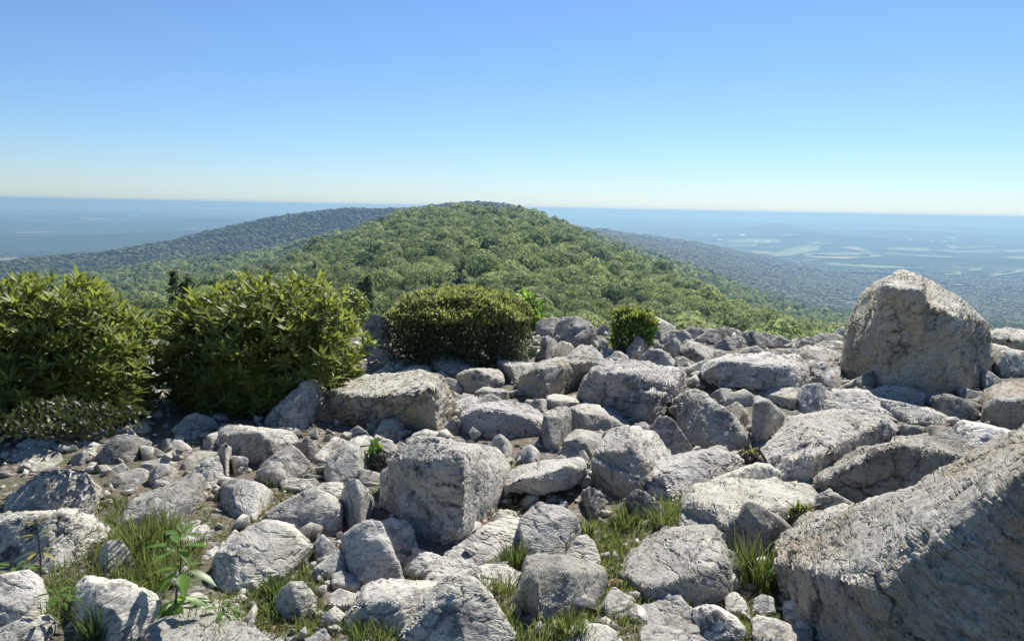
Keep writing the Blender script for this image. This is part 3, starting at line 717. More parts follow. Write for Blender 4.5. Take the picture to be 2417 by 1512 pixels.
# ------------------------------------------------------------------ rocks
# Each line: kind | frame | options | label | hulls. A hull is "top/back edge ; front edge ; foot" (front edge may be empty), hulls split by "/".
# Options: k depth factor, L slope of the visible face, f lean of the front face, gy lower hidden foot, o ochre, t tone (several rocks in shade get that shade as a darker tone), c lichen, up = does not reach the ground, fr = depth override
ROCKS = r'''
boulder|C|f=-.05 o=.75 t=.95|long boulder with a brown undercut front and flaky grey top|510,600 620,480 1000,465 1280,490 1420,440 1640,460 1720,570;340,700 640,690 900,722 1300,705 1580,660 1820,790;360,1010 600,1010 900,1090 1240,1120 1640,1130 1830,900/60,800 180,720 330,690;70,860 250,800 340,790;80,900 200,970 360,1010
boulder|C|t=1.1|pale wavy-banded boulder in front of the round clipped-looking shrub|1440,220 1470,170 1600,120 1700,75 1860,90 1930,150 2080,190 2160,250;1440,300 1700,300 1950,350 2160,290;1390,310 1650,420 1880,480 1960,390 2150,400
rock|C|t=1.0|dark-capped flat rock resting behind the long brown-fronted boulder|1190,430 1360,350 1520,350 1590,430;1100,450 1300,400 1580,440;1080,470 1300,510 1580,490
rock|C|L=.7|low knobby rock behind the dark-capped flat rock|1190,330 1240,290 1380,290;;1190,390 1390,370
rock|C|t=.9|grey upright rock between the yellow-green bush and the wavy-banded boulder|1030,400 1070,310 1170,310;;1020,450 1180,400
stone|C|t=1.1|bluish stone at the right foot of the yellow-green bush|890,420 970,370 1030,400;;900,450 1030,450
boulder|O|L=.6 c=.6|grey boulder with a slanting crest between the big dark bush and the long brown boulder|650,965 700,915 739,897 772,925;705,935;622,1008 660,1022 715,1015 755,985
boulder|N|t=.95|blue-grey block with a pale right half below the wavy-banded boulder|830,270 880,240 1000,225 1130,240 1150,260;850,265 960,245 1130,310;815,310 830,370 960,385 1130,350
stone|N|o=.5|small tan-ended block in front of the blue-grey half-pale block|950,370 1000,345 1130,365 1180,385;940,395 1000,375 1165,385;940,405 1060,425 1150,445 1180,430
boulder|N|L=.5|rounded twin-humped boulder at the lower right of the round shrub|1050,160 1090,80 1140,65 1200,75 1220,100 1310,150;;1040,215 1100,220 1330,180
rock|N|o=.3 f=-.1|pointed wedge with a flat lit top in front of the twin-humped boulder|1105,165 1260,180 1390,185;1120,195 1200,210 1300,200;1140,280 1200,320 1240,340 1290,260
boulder|N|o=.5 t=.8 f=-.05 gy=30|long dark boulder tilting up to the right with a yellowish left end|1290,250 1400,180 1570,140 1600,150;1270,290 1400,240 1560,200 1620,190;1250,370 1340,390 1440,420 1540,390 1700,290/1590,140 1700,40 1740,30 1800,80 1850,150;1620,190 1750,140 1840,170;1620,240 1700,290 1720,270 1850,190
boulder|D|t=1.1 f=.1|broad boulder with a stepped flat top and shaded front in the middle of the field|1370,800 1440,750 1800,820 2190,900 2400,980;1380,810 1500,840 1700,910 1900,990 2100,970 2390,1030;1270,1060 1500,1100 1700,1250 1950,1330 2110,1330 2330,1140/1540,620 1700,600 2000,610 2300,680 2420,700 2500,760;1400,720 1700,760 1900,760 2400,900;1380,800 1800,850 2400,960
stone|D|t=1.15|small bright stone lying against the broad stepped boulder's lower left|1305,1090 1350,1055 1450,1075 1475,1110;;1300,1130 1470,1135
rock|D|t=1.05|flaky-topped rock between the humped dark boulder and the broad stepped boulder|880,1010 950,995 1120,1020 1250,1030 1270,1080;880,1060 1100,1080 1250,1090;870,1150 1100,1170 1240,1130
rock|D|t=.8|dark block left of the flaky-topped rock|660,1080 790,1040 870,1050;;660,1150 760,1220 830,1230 870,1150
boulder|N|c=.9 f=.25|hump-backed boulder with black lichen over its shaded face|860,520 930,480 1080,455 1200,465 1340,520 1420,580;850,560 1000,510 1150,530 1280,570 1400,620;835,690 950,720 1080,735 1250,720 1390,700
boulder|N|t=.85|dark bluish block on the left of the crack, beside the hump-backed boulder|1440,530 1480,500 1590,490 1610,510;1430,560 1560,545 1620,560;1415,700 1430,790 1520,830 1610,700
boulder|N|t=1.05 o=.15|fan-shaped boulder right of the crack, streaked top|1620,500 1740,480 1900,500 2000,560 2050,620;1615,520 1850,560 2030,640;1620,650 1750,680 1900,650 2050,640
rock|N|c=.9|speckled cracked rock left of the squared block|1600,690 1660,645 1760,660 1850,690;1570,740 1700,720 1840,740;1550,830 1650,860 1780,860 1830,800
rock|N|t=1.05|low pointed rock in front of the speckled cracked rock|1590,820 1630,770 1700,800 1770,890;;1560,860 1650,880 1760,900
boulder|N|f=.05 o=.35 t=1.08|big squared block with a pale flat top and tan front|1870,670 2010,635 2180,660 2270,740 2290,760;1785,870 1840,850 2050,850 2200,880 2330,910;1820,1060 1950,1110 2080,1125 2120,1050 2300,920
boulder|K|f=-.25 gy=70 t=.9 up=1|dark block leaning over a black gap, between the large central boulder and the squared block|250,450 350,390 480,400 620,365 660,380;200,500 400,470 560,420 665,420;185,560 400,575 500,555 620,530 680,470
boulder|S|f=.55 t=.92 k=.8|largest central boulder, knobby on its left and streaked on its right flank|430,215 560,130 760,180 900,150 1010,150 1110,195 1165,310;480,350 620,290 800,230 900,330 1120,380;305,560 430,660 760,835 870,790 960,700 1060,600 1150,460/360,250 440,170 520,110 640,85 760,100 830,150;440,235 650,240 830,220;440,300 650,300 840,280/300,320 440,235 560,240 625,290;330,400 480,340 620,330;300,560 430,640 620,440/490,470 640,540 760,610 850,680;500,520 640,590 760,660;540,700 640,740 760,830 850,790
rock|O|L=.8 t=1.08|smooth pale slab with a raised right corner beside the leafy green sprig|772,1085 812,1045 850,1030 876,1027;780,1095 845,1075 878,1060;765,1125 790,1140 835,1140 870,1115 880,1080
rock|S|L=.8|low dusty rock against the left side of the largest central boulder|60,340 130,290 200,310 290,345;;50,380 170,410 290,400
rock|S|L=.6 t=1.1|tall pale wedge standing at the left foot of the largest central boulder|10,440 60,370 110,365 150,410 215,500;60,440 120,420;0,600 60,700 120,730 210,620
boulder|S|L=.8 t=1.05|tall ribbed boulder with a slanted ridge, in the lower middle|20,770 100,700 180,665 270,670 330,820;60,870 190,800 300,790;60,1010 130,1100 300,1110 435,1080
rock|S|L=.9|grey cleft rock touching the right side of the tall ribbed boulder|270,680 340,640 420,700 460,660 500,720 530,850;;300,850 400,870 520,880
stone|S|L=.7 o=.5 t=1.15|pale stone with a tan blotch right of the tall ribbed boulder|470,920 540,875 640,885 715,930;460,970 600,960 700,940;450,1000 560,1060 640,1030 710,960
stone|S|L=.7|small grey stone between the tall ribbed boulder and the tan-blotched stone|355,910 400,870 450,890 470,940;;360,950 460,960
slab|S|L=2.0 t=1.2|long low pale ledge running diagonally below the largest central boulder|790,870 980,790 1150,650 1260,640 1310,680;;610,1040 680,1110 900,1030 1100,900 1300,780
slab|S|L=1.3 t=1.12 c=.3|big tilted slab with fish-scale flakes|1270,660 1350,590 1400,545 1560,570 1640,620 1690,740;1300,780 1480,660;1300,940 1420,960 1550,920 1690,790
rock|S|L=1.1 t=1.1|flaky rock with a white vein at the right foot of the fish-scale slab|1600,870 1680,770 1730,760 1790,830 1830,950;;1570,1000 1700,1030 1825,990
boulder|S|L=1.0 t=.88|dark grey boulder split by a curved black notch|1320,960 1420,920 1520,915 1580,960 1840,1040 1860,1130;1290,1060 1600,1030;1230,1300 1400,1360 1600,1350 1760,1280 1850,1150/1240,1120 1300,1000 1380,960;1250,1140 1380,1060;1225,1200 1300,1150 1390,1110
boulder|S|L=.9 c=.7 t=1.02|pyramid-shaped boulder with a pitted crest, cut by the bottom edge of the picture|600,1250 700,1130 780,1080 880,1065 940,1100 1020,1230 1120,1370;640,1300 800,1150;400,1540 500,1590 900,1640 1250,1540
boulder|S|L=.8|boulder with a dark left face behind the pyramid-shaped boulder|180,1160 290,1120 400,1135 690,1145;170,1250 340,1240 440,1330;25,1400 200,1440 440,1440 600,1320
rock|S|L=1.2|low banded rock between the pyramid-shaped boulder and the notched dark boulder|900,1010 1020,975 1150,980 1260,1030;;880,1040 1000,1110 1100,1200 1230,1110
rock|S|L=1.0 t=1.12|pale rock at the bottom edge below the notched dark boulder|1620,1440 1680,1390 1820,1395 1900,1410 1960,1480;;1600,1540 1800,1570 2000,1540
rock|S|L=.9 c=.8|speckled egg-shaped rock left of the clustered grey rocks|1880,1210 1940,1130 2000,1130 2060,1200;1870,1260 2040,1230;1850,1350 1900,1390 2000,1350 2060,1240
rock|J|L=1.1 c=.6|upper sloping rock of the tight cluster below the wide pointed slab|330,600 370,560 440,600 480,585 560,680;;330,660 480,720 620,770
rock|J|L=1.1 c=.6|left rock of the tight cluster below the wide pointed slab|210,700 260,645 320,640 360,690;;220,720 300,770 410,790
rock|J|L=1.1 c=.6|long middle rock of the tight cluster below the wide pointed slab|360,680 480,720 620,780;;420,790 640,850
rock|J|L=1.2 t=.95|flat bottom rock of the tight cluster, cut by the bottom edge|250,800 310,770 500,810 640,850;;250,890 640,920
boulder|J|L=.8 c=.9 t=1.15|white knobby boulder with black pits beside the tight cluster|570,680 640,645 720,660 830,720 890,800;600,730 720,720 850,800;600,780 660,870 800,890 890,850
slab|J|k=1.2 t=1.02|wide flat-faced slab with a pointed back corner|140,440 250,330 400,235 540,260 690,205 720,300 770,400;145,495 300,540 500,550 720,530 770,430;140,510 210,600 400,600 680,620 790,600 790,460
rock|J|L=.8 o=.3|low tan rock between the wide pointed slab and the long-bladed grass|730,330 800,310 860,350;;780,440 790,490 850,470
stone|J|L=.9 t=1.3|small white stone in the grass right of the white knobby boulder|960,600 1000,570 1060,610;;950,680 1010,690 1070,690
stone|J|L=.9|small stone tucked under the huge right-hand boulder, beside the long-bladed grass|1065,410 1110,395 1145,430;;1080,450 1150,460
rock|J|L=.8 t=1.1 c=.8|lumpy dappled rock under the tip of the huge right-hand boulder|1150,630 1210,615 1330,640 1350,690;;1150,740 1250,800 1310,820
rock|J|L=1.1 o=.35|flat rock with a rusty end at the bottom edge below the huge boulder|945,740 1000,730 1150,790 1290,830;;950,890 1280,920
stone|J|L=1.2 t=1.1|pale crumbly stone at the right foot of the wide pointed slab|780,610 830,560 890,630;;790,690 910,690
boulder|T|f=.1 o=.55 t=1.0 c=.35 k=.9|huge boulder in the lower right corner with a bright top slope and brown shaded side|705,880 830,760 1050,700 1320,590 1500,540 1640,445;710,960 750,1080 1100,1060 1420,1170 1660,980 1900,660;770,1190 960,1330 1010,1530 1400,1850 1900,1850/1500,520 1640,440 1880,300 2040,210 2240,130 2416,0 2700,-150;1700,930 1890,740 1980,600 2110,540 2416,330 2700,200;1400,1750 1900,1850 2416,1850 2800,1850
slab|P|f=.05 t=.8 o=.3 c=.8|long blade-like slab with a thin bright upper edge and dark face|900,1050 1150,930 1400,800 1530,745 1680,765 1800,800 2030,850;900,1065 1180,935 1430,810 1540,770 1700,790 2020,860;920,1110 1130,1110 1300,1190 1480,1190 1650,1080 1900,960 2010,880
boulder|P|f=.1 t=1.0 o=.25|large smooth tilted boulder with a pale upper face and dark right flank|620,730 760,640 900,560 1150,550 1340,570 1450,610 1530,680;540,850 640,930 850,870 1050,800 1250,720 1400,610;545,880 700,960 720,1050 880,1070 1080,950 1300,840 1530,700
boulder|O|L=.5 t=.95 c=.6|tilted square block resting on its lower corner|1578,955 1640,915 1650,916 1705,970 1768,1042;1606,1000 1690,988;1580,970 1620,1025 1665,1058 1768,1055
boulder|P|f=.1 t=.75 c=.5|dark upright triangular block beside a black crevice|510,450 520,415 600,440 720,540;515,470 600,460 720,560;500,740 560,785 650,740 740,640
rock|P|f=.1 t=.8|dark pointed rock leaning on the right side of the dark triangular block|735,560 790,520 885,565;;730,640 800,640 890,590
rock|P|L=.6 o=.35|small banded block left of the black crevice|305,500 380,460 420,490 470,590;330,550 430,520;340,600 380,640 470,620
rock|P|L=.4|curved grey rock above the small banded block|315,440 350,390 430,370 500,400;;310,490 400,470 500,480
boulder|P|L=.6 t=1.08|cracked white boulder behind the dark triangular block|510,390 600,370 820,365 830,420;560,420 800,440;560,430 700,480 800,520 820,480
boulder|P|L=.6 t=1.05 c=.6|creased white boulder right of the cracked white boulder|830,380 850,335 960,325 1020,360 1025,400;820,430 960,450 1000,480;810,500 880,540 980,560 1010,500
slab|P|L=1.6 t=1.05 o=.1|flat pale slab half in the standing stone's shadow|1010,400 1030,385 1250,395 1310,400 1440,480 1520,590;;1000,560 1020,575 1300,560 1500,590
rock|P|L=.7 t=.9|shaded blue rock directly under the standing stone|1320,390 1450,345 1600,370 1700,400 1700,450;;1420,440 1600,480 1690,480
boulder|P|L=.8 t=.9|long shaded rock below the standing stone, right of the half-shadowed slab|1420,450 1550,470 1720,520 1890,590;;1500,580 1650,630 1750,640 1890,610
standing_stone|U|f=.06 o=.5 t=1.1 c=.35 k=.75|tall standing stone with a pale left face and brown right face|1190,1000 1270,860 1400,750 1550,690 1640,715 1750,770 1870,830 1960,880 2040,980 2130,1050 2135,1170 2170,1330;1500,800 1560,950 1500,1130 1460,1330 1900,1000;1130,1405 1230,1425 1440,1535 1540,1540 1720,1570 1950,1545 2120,1455/1140,1350 1185,1180 1200,1010;1200,1250 1230,1100;1130,1460 1240,1450/1390,780 1500,712 1560,690 1650,735 1700,790;1420,800 1560,760 1690,830;1400,860 1700,880
slab|F|k=.8 t=1.05|overhanging flat slab on the skyline right of the standing stone|1105,165 1200,120 1270,112 1400,150 1500,160;1110,185 1250,190 1380,215 1500,200;1115,210 1300,260 1387,270 1500,270
boulder|F|t=1.05 L=.5|streaked boulder beneath the overhanging skyline slab|1090,260 1120,225 1250,245 1420,290;1150,360 1220,370 1420,370;1150,400 1230,440 1420,430
stone|F|L=.6 o=.4 t=1.1|pale tan stone at the right foot of the standing stone|1080,410 1140,400 1180,430 1230,470;;1080,500 1110,520 1230,500
boulder|F|f=.05 o=.6 t=1.05|yellowish squared block at the right border below the streaked boulder|1120,540 1240,490 1387,500 1480,520;1110,680 1200,620 1387,620 1480,640;1095,720 1110,770 1250,820 1387,830 1480,830
stone|F|L=.8 t=1.2|bright splintered stone left of the yellowish squared block|935,535 990,530 1100,570 1160,580;;960,600 1050,600 1160,600
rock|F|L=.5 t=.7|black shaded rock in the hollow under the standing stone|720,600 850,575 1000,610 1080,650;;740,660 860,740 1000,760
rock|P|L=.5 t=1.0 c=.7|mottled rock behind the right end of the large smooth tilted boulder|1525,620 1600,610 1700,650;;1530,700 1600,740 1690,740
rock|P|L=.6 o=.45 t=1.05|yellow-stained rock above the blade-like slab|1710,650 1770,620 1900,640 1960,720;1700,720 1800,740;1700,780 1850,850 1980,880
slab|P|L=.6 t=1.1|pale flat rock right of the yellow-stained rock, above the huge boulder|1925,640 1980,600 2150,650 2380,690;1930,690 2150,740 2350,720;1950,740 2080,820 2250,800
boulder|E|f=-.05 t=1.05 gy=60 up=1|long cracked ledge rock with a black gap under it|370,420 500,350 590,300 850,320 1000,320 1090,390 1115,440;380,430 500,350 700,360 840,365 880,420 1000,400;380,450 510,515 760,505 950,520 1000,540 1110,450
rock|E|t=1.1|pale jagged rock on top of the long cracked ledge rock|600,300 650,250 740,235 860,320;;600,330 850,350
rock|E|t=1.05|flat grey rock behind the right end of the long cracked ledge|830,290 920,250 1030,260 1075,310;;850,315 1070,330
boulder|E|c=.9 t=1.05|speckled log-shaped block behind the tilted square block|195,250 250,185 340,210 440,260;190,270 300,260 435,290;200,300 310,345 400,350 440,300
rock|E|t=1.0|narrow rock squeezed between the log-shaped block and the long cracked ledge|445,270 480,250 580,310;;440,340 540,330
rock|E|L=.3|thin triangular rock left of the log-shaped block|85,245 150,190 180,170 210,210;;90,300 170,320 200,280
boulder|E|L=.5|wide grey boulder below the thin triangular rock|0,255 100,265 150,310 180,340;;-20,370 150,390 180,390
rock|D|L=.4 t=1.08|upright triangular pale boulder right beside the small leafy bush|1840,430 1960,275 2080,340 2150,430;1990,420;1830,500 1900,560 2000,550 2100,450
rock|D|L=.5|squat rock on the skyline right of the small leafy bush|2080,400 2150,360 2220,365 2260,420;;2080,450 2260,450
rock|D|L=.5|round-shouldered rock below the upright triangular boulder|2000,540 2120,440 2180,460 2310,450 2380,560;;1990,600 2200,660 2400,680
stone|D|L=.6|two-peaked stone in front of the round-shouldered rock|2000,600 2070,540 2130,580 2200,610;;2010,640 2200,640
boulder|D|t=1.05 L=.5|large pale rock on the skyline directly behind the small leafy bush|2060,140 2110,30 2180,130 2300,130 2417,160;;2110,300 2240,340 2417,300
stone|D|t=1.1|flat white stone on the skyline left of the small leafy bush|1630,100 1680,80 1760,95;;1630,125 1760,130
boulder|D|L=.7|left half of the rounded skyline boulder beside the round shrub|745,130 800,90 960,55 1030,90;;790,280 940,300 1000,260
boulder|D|L=.7 f=.5|right half of the rounded skyline boulder beside the round shrub, split by a diagonal crack|1000,130 1060,70 1230,55 1380,110 1430,200 1460,300;980,200 1200,220 1430,250;1080,310 1190,420 1300,420 1470,400
rock|D|L=.3 t=1.15|smooth whitish block at the right edge of the round shrub|800,290 870,270 900,310 990,370;;800,540 850,570 940,520 1000,400
stone|D|L=.5 t=1.1|small knob resting on the smooth whitish block|940,320 1000,270 1040,310;;950,360 1030,370
rock|D|L=.6 o=.2 t=1.1|wedge-shaped pale rock behind the long dark tilting boulder|1000,400 1030,345 1140,370 1200,440;;950,550 1060,520 1190,450
rock|D|L=.4 t=.85|dark rock on the skyline left of the small leafy bush|1440,190 1560,150 1620,150;;1450,300 1600,300
rock|D|L=.8 t=1.1|low pale rock right of the rounded skyline boulder|1470,330 1530,300 1610,370;;1470,420 1610,440
rock|D|L=.8|low ridged rock above the broad stepped boulder|1500,480 1600,450 1680,480 1780,470;;1510,530 1760,520
rock|D|L=.8|humped rock behind the broad stepped boulder's back edge|1600,560 1700,470 1820,500 1870,590;;1560,600 1860,610
stone|D|L=.6|rounded stone at the upper end of the long dark tilting boulder|1440,580 1520,540 1560,580;;1440,660 1570,630
stone|D|L=.5 t=.85|shaded stone at the foot of the small leafy bush|1680,410 1740,360 1830,390;;1680,450 1820,460
rock|D|L=.5|grey rock right of the squat skyline rock|2230,330 2330,260 2417,255;;2230,400 2417,390
rock|D|L=.4|broken rock below the grey skyline rock|2260,410 2360,400 2417,320 2470,330;;2260,450 2417,560
rock|E|L=.5|blocky rock at the left of the far skyline row|30,100 60,70 130,75 160,110;;30,150 160,180
rock|E|L=.5|low wide rock second in the far skyline row|65,170 150,125 230,120 280,150;;65,210 280,220
rock|E|L=.5|ragged rock third in the far skyline row|240,120 300,95 370,105 385,150;;250,190 380,200
rock|E|L=.6 o=.2 t=1.1|cube-like pale rock in the far skyline row|375,115 410,103 455,108;;375,155 460,160
boulder|E|L=.5 t=.85|dark humped boulder in the far skyline row|325,180 430,120 520,105 600,120 625,150;;330,220 440,240 620,200
rock|E|L=.6|pale split rock before the dark humped skyline boulder|450,220 540,170 640,165 670,200;;450,260 560,275 670,240
boulder|E|L=.6|pointed broad boulder at the middle of the far skyline row|630,150 700,125 800,165 870,220;;640,240 760,250 870,245
rock|E|L=.7|thin rock behind the pointed broad skyline boulder|750,150 780,135 870,160 910,175;;760,170 900,190
rock|E|L=.7|round flat rock right of the pointed broad skyline boulder|830,190 900,165 960,190 990,230;;840,245 990,250
rock|E|L=.7 t=1.1|small pale rock toward the right of the far skyline row|980,190 1020,175 1100,190;;980,230 1100,225
rock|E|L=.5 t=.8|dark low rock in front of the small pale skyline rock|1015,220 1040,195 1120,200 1150,220;;1020,250 1140,240
slab|E|L=.7 t=.95|long layered dark slab on the skyline left of the standing stone|1100,180 1180,150 1300,150 1345,180;;1110,210 1340,205
slab|E|L=1.2 t=1.15|pale layered slab left of the standing stone, under the dark skyline slab|1130,230 1200,195 1300,200 1387,220;;1130,255 1387,270
slab|E|L=1.6 t=1.2|bright flat slab left of the standing stone's foot|1040,260 1100,240 1250,265 1340,300;;1060,300 1200,340 1330,350
rock|E|L=.8 t=1.1|smooth pale rock on the skyline touching the standing stone|1280,130 1320,92 1380,95;;1290,180 1387,200
slab|E|L=1.3 t=1.15|pale shelving rock between the long cracked ledge and the bright flat slab|1050,360 1120,335 1240,350 1330,380;;1100,420 1250,470 1320,440
rock|E|t=1.1 o=.25 L=.6|pale two-toned rock at the left foot of the standing stone|1085,490 1160,425 1220,440 1320,500;;1090,500 1230,550 1310,530
rock|F|o=.6 L=.4|brown-faced low rock leaning on the standing stone's left foot|100,520 220,460 340,408;;90,545 310,550 420,490
stone|F|t=1.2|round pebble-like stone on the half-shadowed slab|220,545 240,528 268,545;;220,553 268,553
rock|E|L=.5|dark flat-topped rock under the log-shaped block|205,410 390,330 460,375;;210,420 440,410
rock|E|L=.5|shaded rock left under the log-shaped block|180,320 230,305 310,350;;185,400 300,380
stone|E|L=1.2 t=1.1|pale flat stone in front of the dark flat-topped rock|280,425 320,410 385,410;;280,440 380,435
rock|E|L=.5 t=.9|dark rock in the gap below the long cracked ledge|425,570 480,525 590,530;;430,600 520,650 560,600
rock|K|L=.5 o=.45|tan upright rock in the gap right of the black overhang|665,560 700,525 760,540 790,600;;690,640 720,740 800,700
rock|K|L=.7 t=1.05|pointed grey rock behind the top of the largest central boulder|95,300 130,220 165,215 220,290;;110,350 190,370 220,330
stone|K|L=.6 t=1.25|small white block behind the dark leaning block|270,320 340,280 390,310;;265,370 290,405 380,405 395,345
stone|K|L=.7|rough stone behind the small white block|345,270 375,250 415,270;;345,290 415,310
stone|K|L=.7|little round stone between the dark leaning block and the speckled cracked rock|505,360 530,340 560,355;;505,375 565,378
rock|K|L=.3 t=.85|blue-grey slab standing between the squared block and the tilted square block|1090,150 1150,85 1210,110 1280,200 1330,280;;1110,330 1200,340 1310,320
stone|K|L=.8 t=1.1|pale stone above the squared block's back corner|970,155 1030,125 1080,165;;980,190 1080,195
slab|O|L=.9|layered slab overhanging the dark grassy hollow|1508,1120 1530,1105 1620,1085 1690,1070 1740,1090 1758,1105;1506,1140 1560,1125 1640,1120 1700,1110;1512,1155 1540,1170 1590,1180 1650,1150 1750,1115
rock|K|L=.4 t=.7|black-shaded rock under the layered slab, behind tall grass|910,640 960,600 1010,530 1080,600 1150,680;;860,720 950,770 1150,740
slab|P|L=1.1 t=1.02|smooth grey slab left of the large smooth tilted boulder's foot|340,990 430,930 530,905 620,920 720,990;160,1050 380,970;160,1080 350,1110 700,1070
boulder|T|f=.15 t=1.15 c=.4|long white-topped boulder behind the long-bladed grass|20,560 100,510 350,460 550,460 700,430 870,430 960,510;20,580 200,620 390,660 620,590 760,630 940,530;0,730 100,760 230,840 380,810 740,690 940,560
rock|T|L=.4 t=.85|dark wedge set against the front of the long white-topped boulder|380,700 460,520 560,550 650,620 740,700 820,770;460,560 620,680;370,850 600,920 760,840 820,790
rock|T|L=.5 t=1.0|peaked rock between the blade-like slab and the huge boulder|955,500 1035,440 1100,480 1270,600;980,520 1060,490;920,680 1000,700 1080,710 1270,630
stone|T|L=.7 t=1.15|bright rounded stone against the huge boulder's upper edge|880,740 970,670 1030,680 1045,710;;830,770 1045,730
stone|T|L=.9 t=1.05|pyramid stone in the small row below the tilted square block|150,200 200,140 270,118 320,170;;150,215 310,215
stone|T|L=.9 t=1.15|blocky pale stone right of the pyramid stone, by the yellow-leaved sprig|310,200 350,160 430,165 470,200;;310,245 470,258
stone|T|L=.7 t=1.25|white pointed chip left of the pyramid stone|45,240 75,168 140,210;;40,255 140,245
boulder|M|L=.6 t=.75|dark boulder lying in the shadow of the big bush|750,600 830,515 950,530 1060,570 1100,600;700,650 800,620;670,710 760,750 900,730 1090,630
rock|M|L=.6 t=.85|blue-grey rock left of the dark shadowed boulder|510,660 570,630 690,630;;500,725 560,755 680,695
boulder|M|L=.6 t=1.0|pale angular boulder at the foot of the big dark bush|1230,470 1330,380 1390,360 1500,400 1540,450;1250,500 1400,430;1260,530 1350,560 1500,510
rock|M|L=.6 t=1.15|bluish-white lumpy rock in front of the pale angular boulder|1140,560 1180,537 1280,545 1350,600;1130,600 1200,620;1130,615 1220,650 1350,645
rock|M|L=.6 t=.8|shaded low rock left of the bluish-white lumpy rock|1010,640 1100,605 1170,650;;1000,695 1180,675
rock|M|L=.5 t=1.1|notched upright rock at the left end of the long pale block|1445,560 1480,510 1560,490;;1440,610 1500,625 1560,590
boulder|M|f=-.05 t=1.1 gy=30 o=.25|long pale block with a raised left corner, in front of the big dark bush|1562,450 1580,437 1650,450 1720,480 1900,490 2060,500 2090,540;1570,520 1700,530 1830,500 1900,560 1990,575;1560,580 1680,620 1750,680 1850,690 1920,670 2080,570
rock|M|L=.3 t=1.0|narrow upright rock under the long pale block's left end|1550,610 1590,573 1640,600;;1560,760 1600,830 1650,690
rock|M|L=.15 t=.9|small inverted-triangle rock under the long pale block|1637,672 1690,668 1745,677;;1645,740 1680,800 1715,780
boulder|M|L=.8 c=.7 o=.3|pyramid boulder with a speckled right face and tan left face|1850,740 1900,690 2060,590 2110,620 2190,720;1870,770 1960,800;1825,820 1950,865 2010,850 2190,750
rock|M|L=.5 t=1.05|shaded-sided rock behind the sharp-pointed rock|1290,720 1370,640 1480,650 1580,640 1585,670;;1290,790 1450,710
rock|M|L=.8 t=1.15|sharp-pointed pale rock with an overhanging tip|1290,810 1460,690 1540,660 1600,830;1400,790 1480,770;1310,860 1420,900 1450,915 1600,845
rock|M|L=.6 t=1.0 o=.2|rounded upright rock left of the sharp-pointed rock|1070,780 1110,735 1180,715 1235,760;1180,770;1060,860 1090,935 1200,885 1235,825
rock|M|L=1.0 t=1.05|cracked pale rock with slanted face left of the rounded upright rock|760,850 830,790 1000,750 1060,780;;700,900 860,940 950,950 1040,860
rock|M|L=.5|squarish small rock on top of the cracked slanted rock|760,760 870,715 915,765;;755,815 900,795
stone|M|L=1.2 t=1.2|pale flat stone between the shaded low rock and the rounded upright rock|1010,710 1160,675 1240,710;;1000,745 1230,745
slab|M|L=.8 t=1.05|long wedge slab rising to a square upright right end|950,1000 1100,940 1300,850 1400,800 1428,830;840,1150 1000,1090 1100,1060 1250,1000 1400,930;830,1200 1130,1200 1230,1130 1400,1050 1425,970
stone|M|L=.9 c=.8|nubbly stone beside the lower edge of the long wedge slab|940,1000 990,958 1060,970;;945,1035 1050,1030
boulder|M|L=.9 t=1.0|broad rock with a dark cast band and notched right side, above the grassy shade|1570,870 1590,820 1720,830 1850,870 1910,920;1580,990 1700,920 1840,910;1560,1000 1650,1085 1800,1115 1890,990
slab|M|L=2.2 t=1.15|flat pale slab lying half in shadow below the long wedge slab|1130,1240 1250,1140 1380,1110 1470,1170;;1110,1270 1200,1290 1330,1260 1480,1230
boulder|Q|L=1.0 t=1.1 c=.5|large smooth pyramid boulder right of the broad-leaved sapling|1560,880 1700,780 1870,660 1960,680 2060,750 2170,850;1540,930 1700,960;1510,1000 1540,1110 1650,1185 1800,1155 1980,1055 2150,960
rock|Q|L=.7 t=1.15|sharp small wedge behind the sapling's crown|1600,800 1660,730 1700,760 1715,800;;1600,880 1700,840
stone|Q|L=1.4 t=1.3|white sloping stone between the sapling and the smooth pyramid boulder|1430,910 1520,850 1600,830;;1430,950 1580,900
boulder|Q|L=.8 t=1.1 c=.6|big pale boulder with a notched top at the left border|60,560 200,410 300,340 420,320 500,380 560,350 620,420 690,540;60,640 370,430 430,470 650,540;20,690 100,730 400,730 600,650 700,610
boulder|Q|L=.6 t=.9 c=1.0|crusty dark boulder in front of the notched pale boulder|-40,720 30,700 150,640 400,650 560,660 700,730 780,780;;-40,980 200,1010 450,1010 750,860
rock|Q|L=.3 t=.95|finger-like upright rock between the notched and crusty boulders|560,640 600,560 640,640;;540,690 660,705
boulder|Q|L=.7 t=1.1|pale blocky rock right of the crusty dark boulder, with grass at its foot|710,880 770,800 870,790 945,910;;690,1065 760,1085 920,1045
boulder|Q|L=.7 t=1.05|square-shouldered boulder at the lower left border|-60,1060 100,1040 200,1020 280,1080 320,1200;-60,1230 150,1260 230,1240 260,1200;-60,1420 100,1405 200,1380 330,1300
rock|Q|L=.8 t=1.05|long low rock in the bottom left corner|-60,1460 150,1370 330,1340 380,1390;;-60,1560 250,1540 370,1460
boulder|Q|L=.9 t=1.1|lumpy pale boulder at the bottom, left of the sapling's stem|550,1150 610,1095 700,1085 880,1130 970,1220 1080,1220 1110,1270;560,1210 700,1250 850,1300;510,1340 700,1510 850,1550 1050,1460
boulder|Q|L=1.1 t=1.08|broad sloping boulder at the bottom edge right of the lumpy pale boulder|1060,1450 1130,1380 1230,1310 1400,1285 1600,1360 1800,1440 2000,1512;1080,1480;1000,1570 1400,1660 2000,1600
rock|Q|L=.6 t=1.1|thin upright triangular stone in the middle of the lower grass|2240,830 2255,740 2320,800 2385,880;;2235,910 2290,935 2380,905
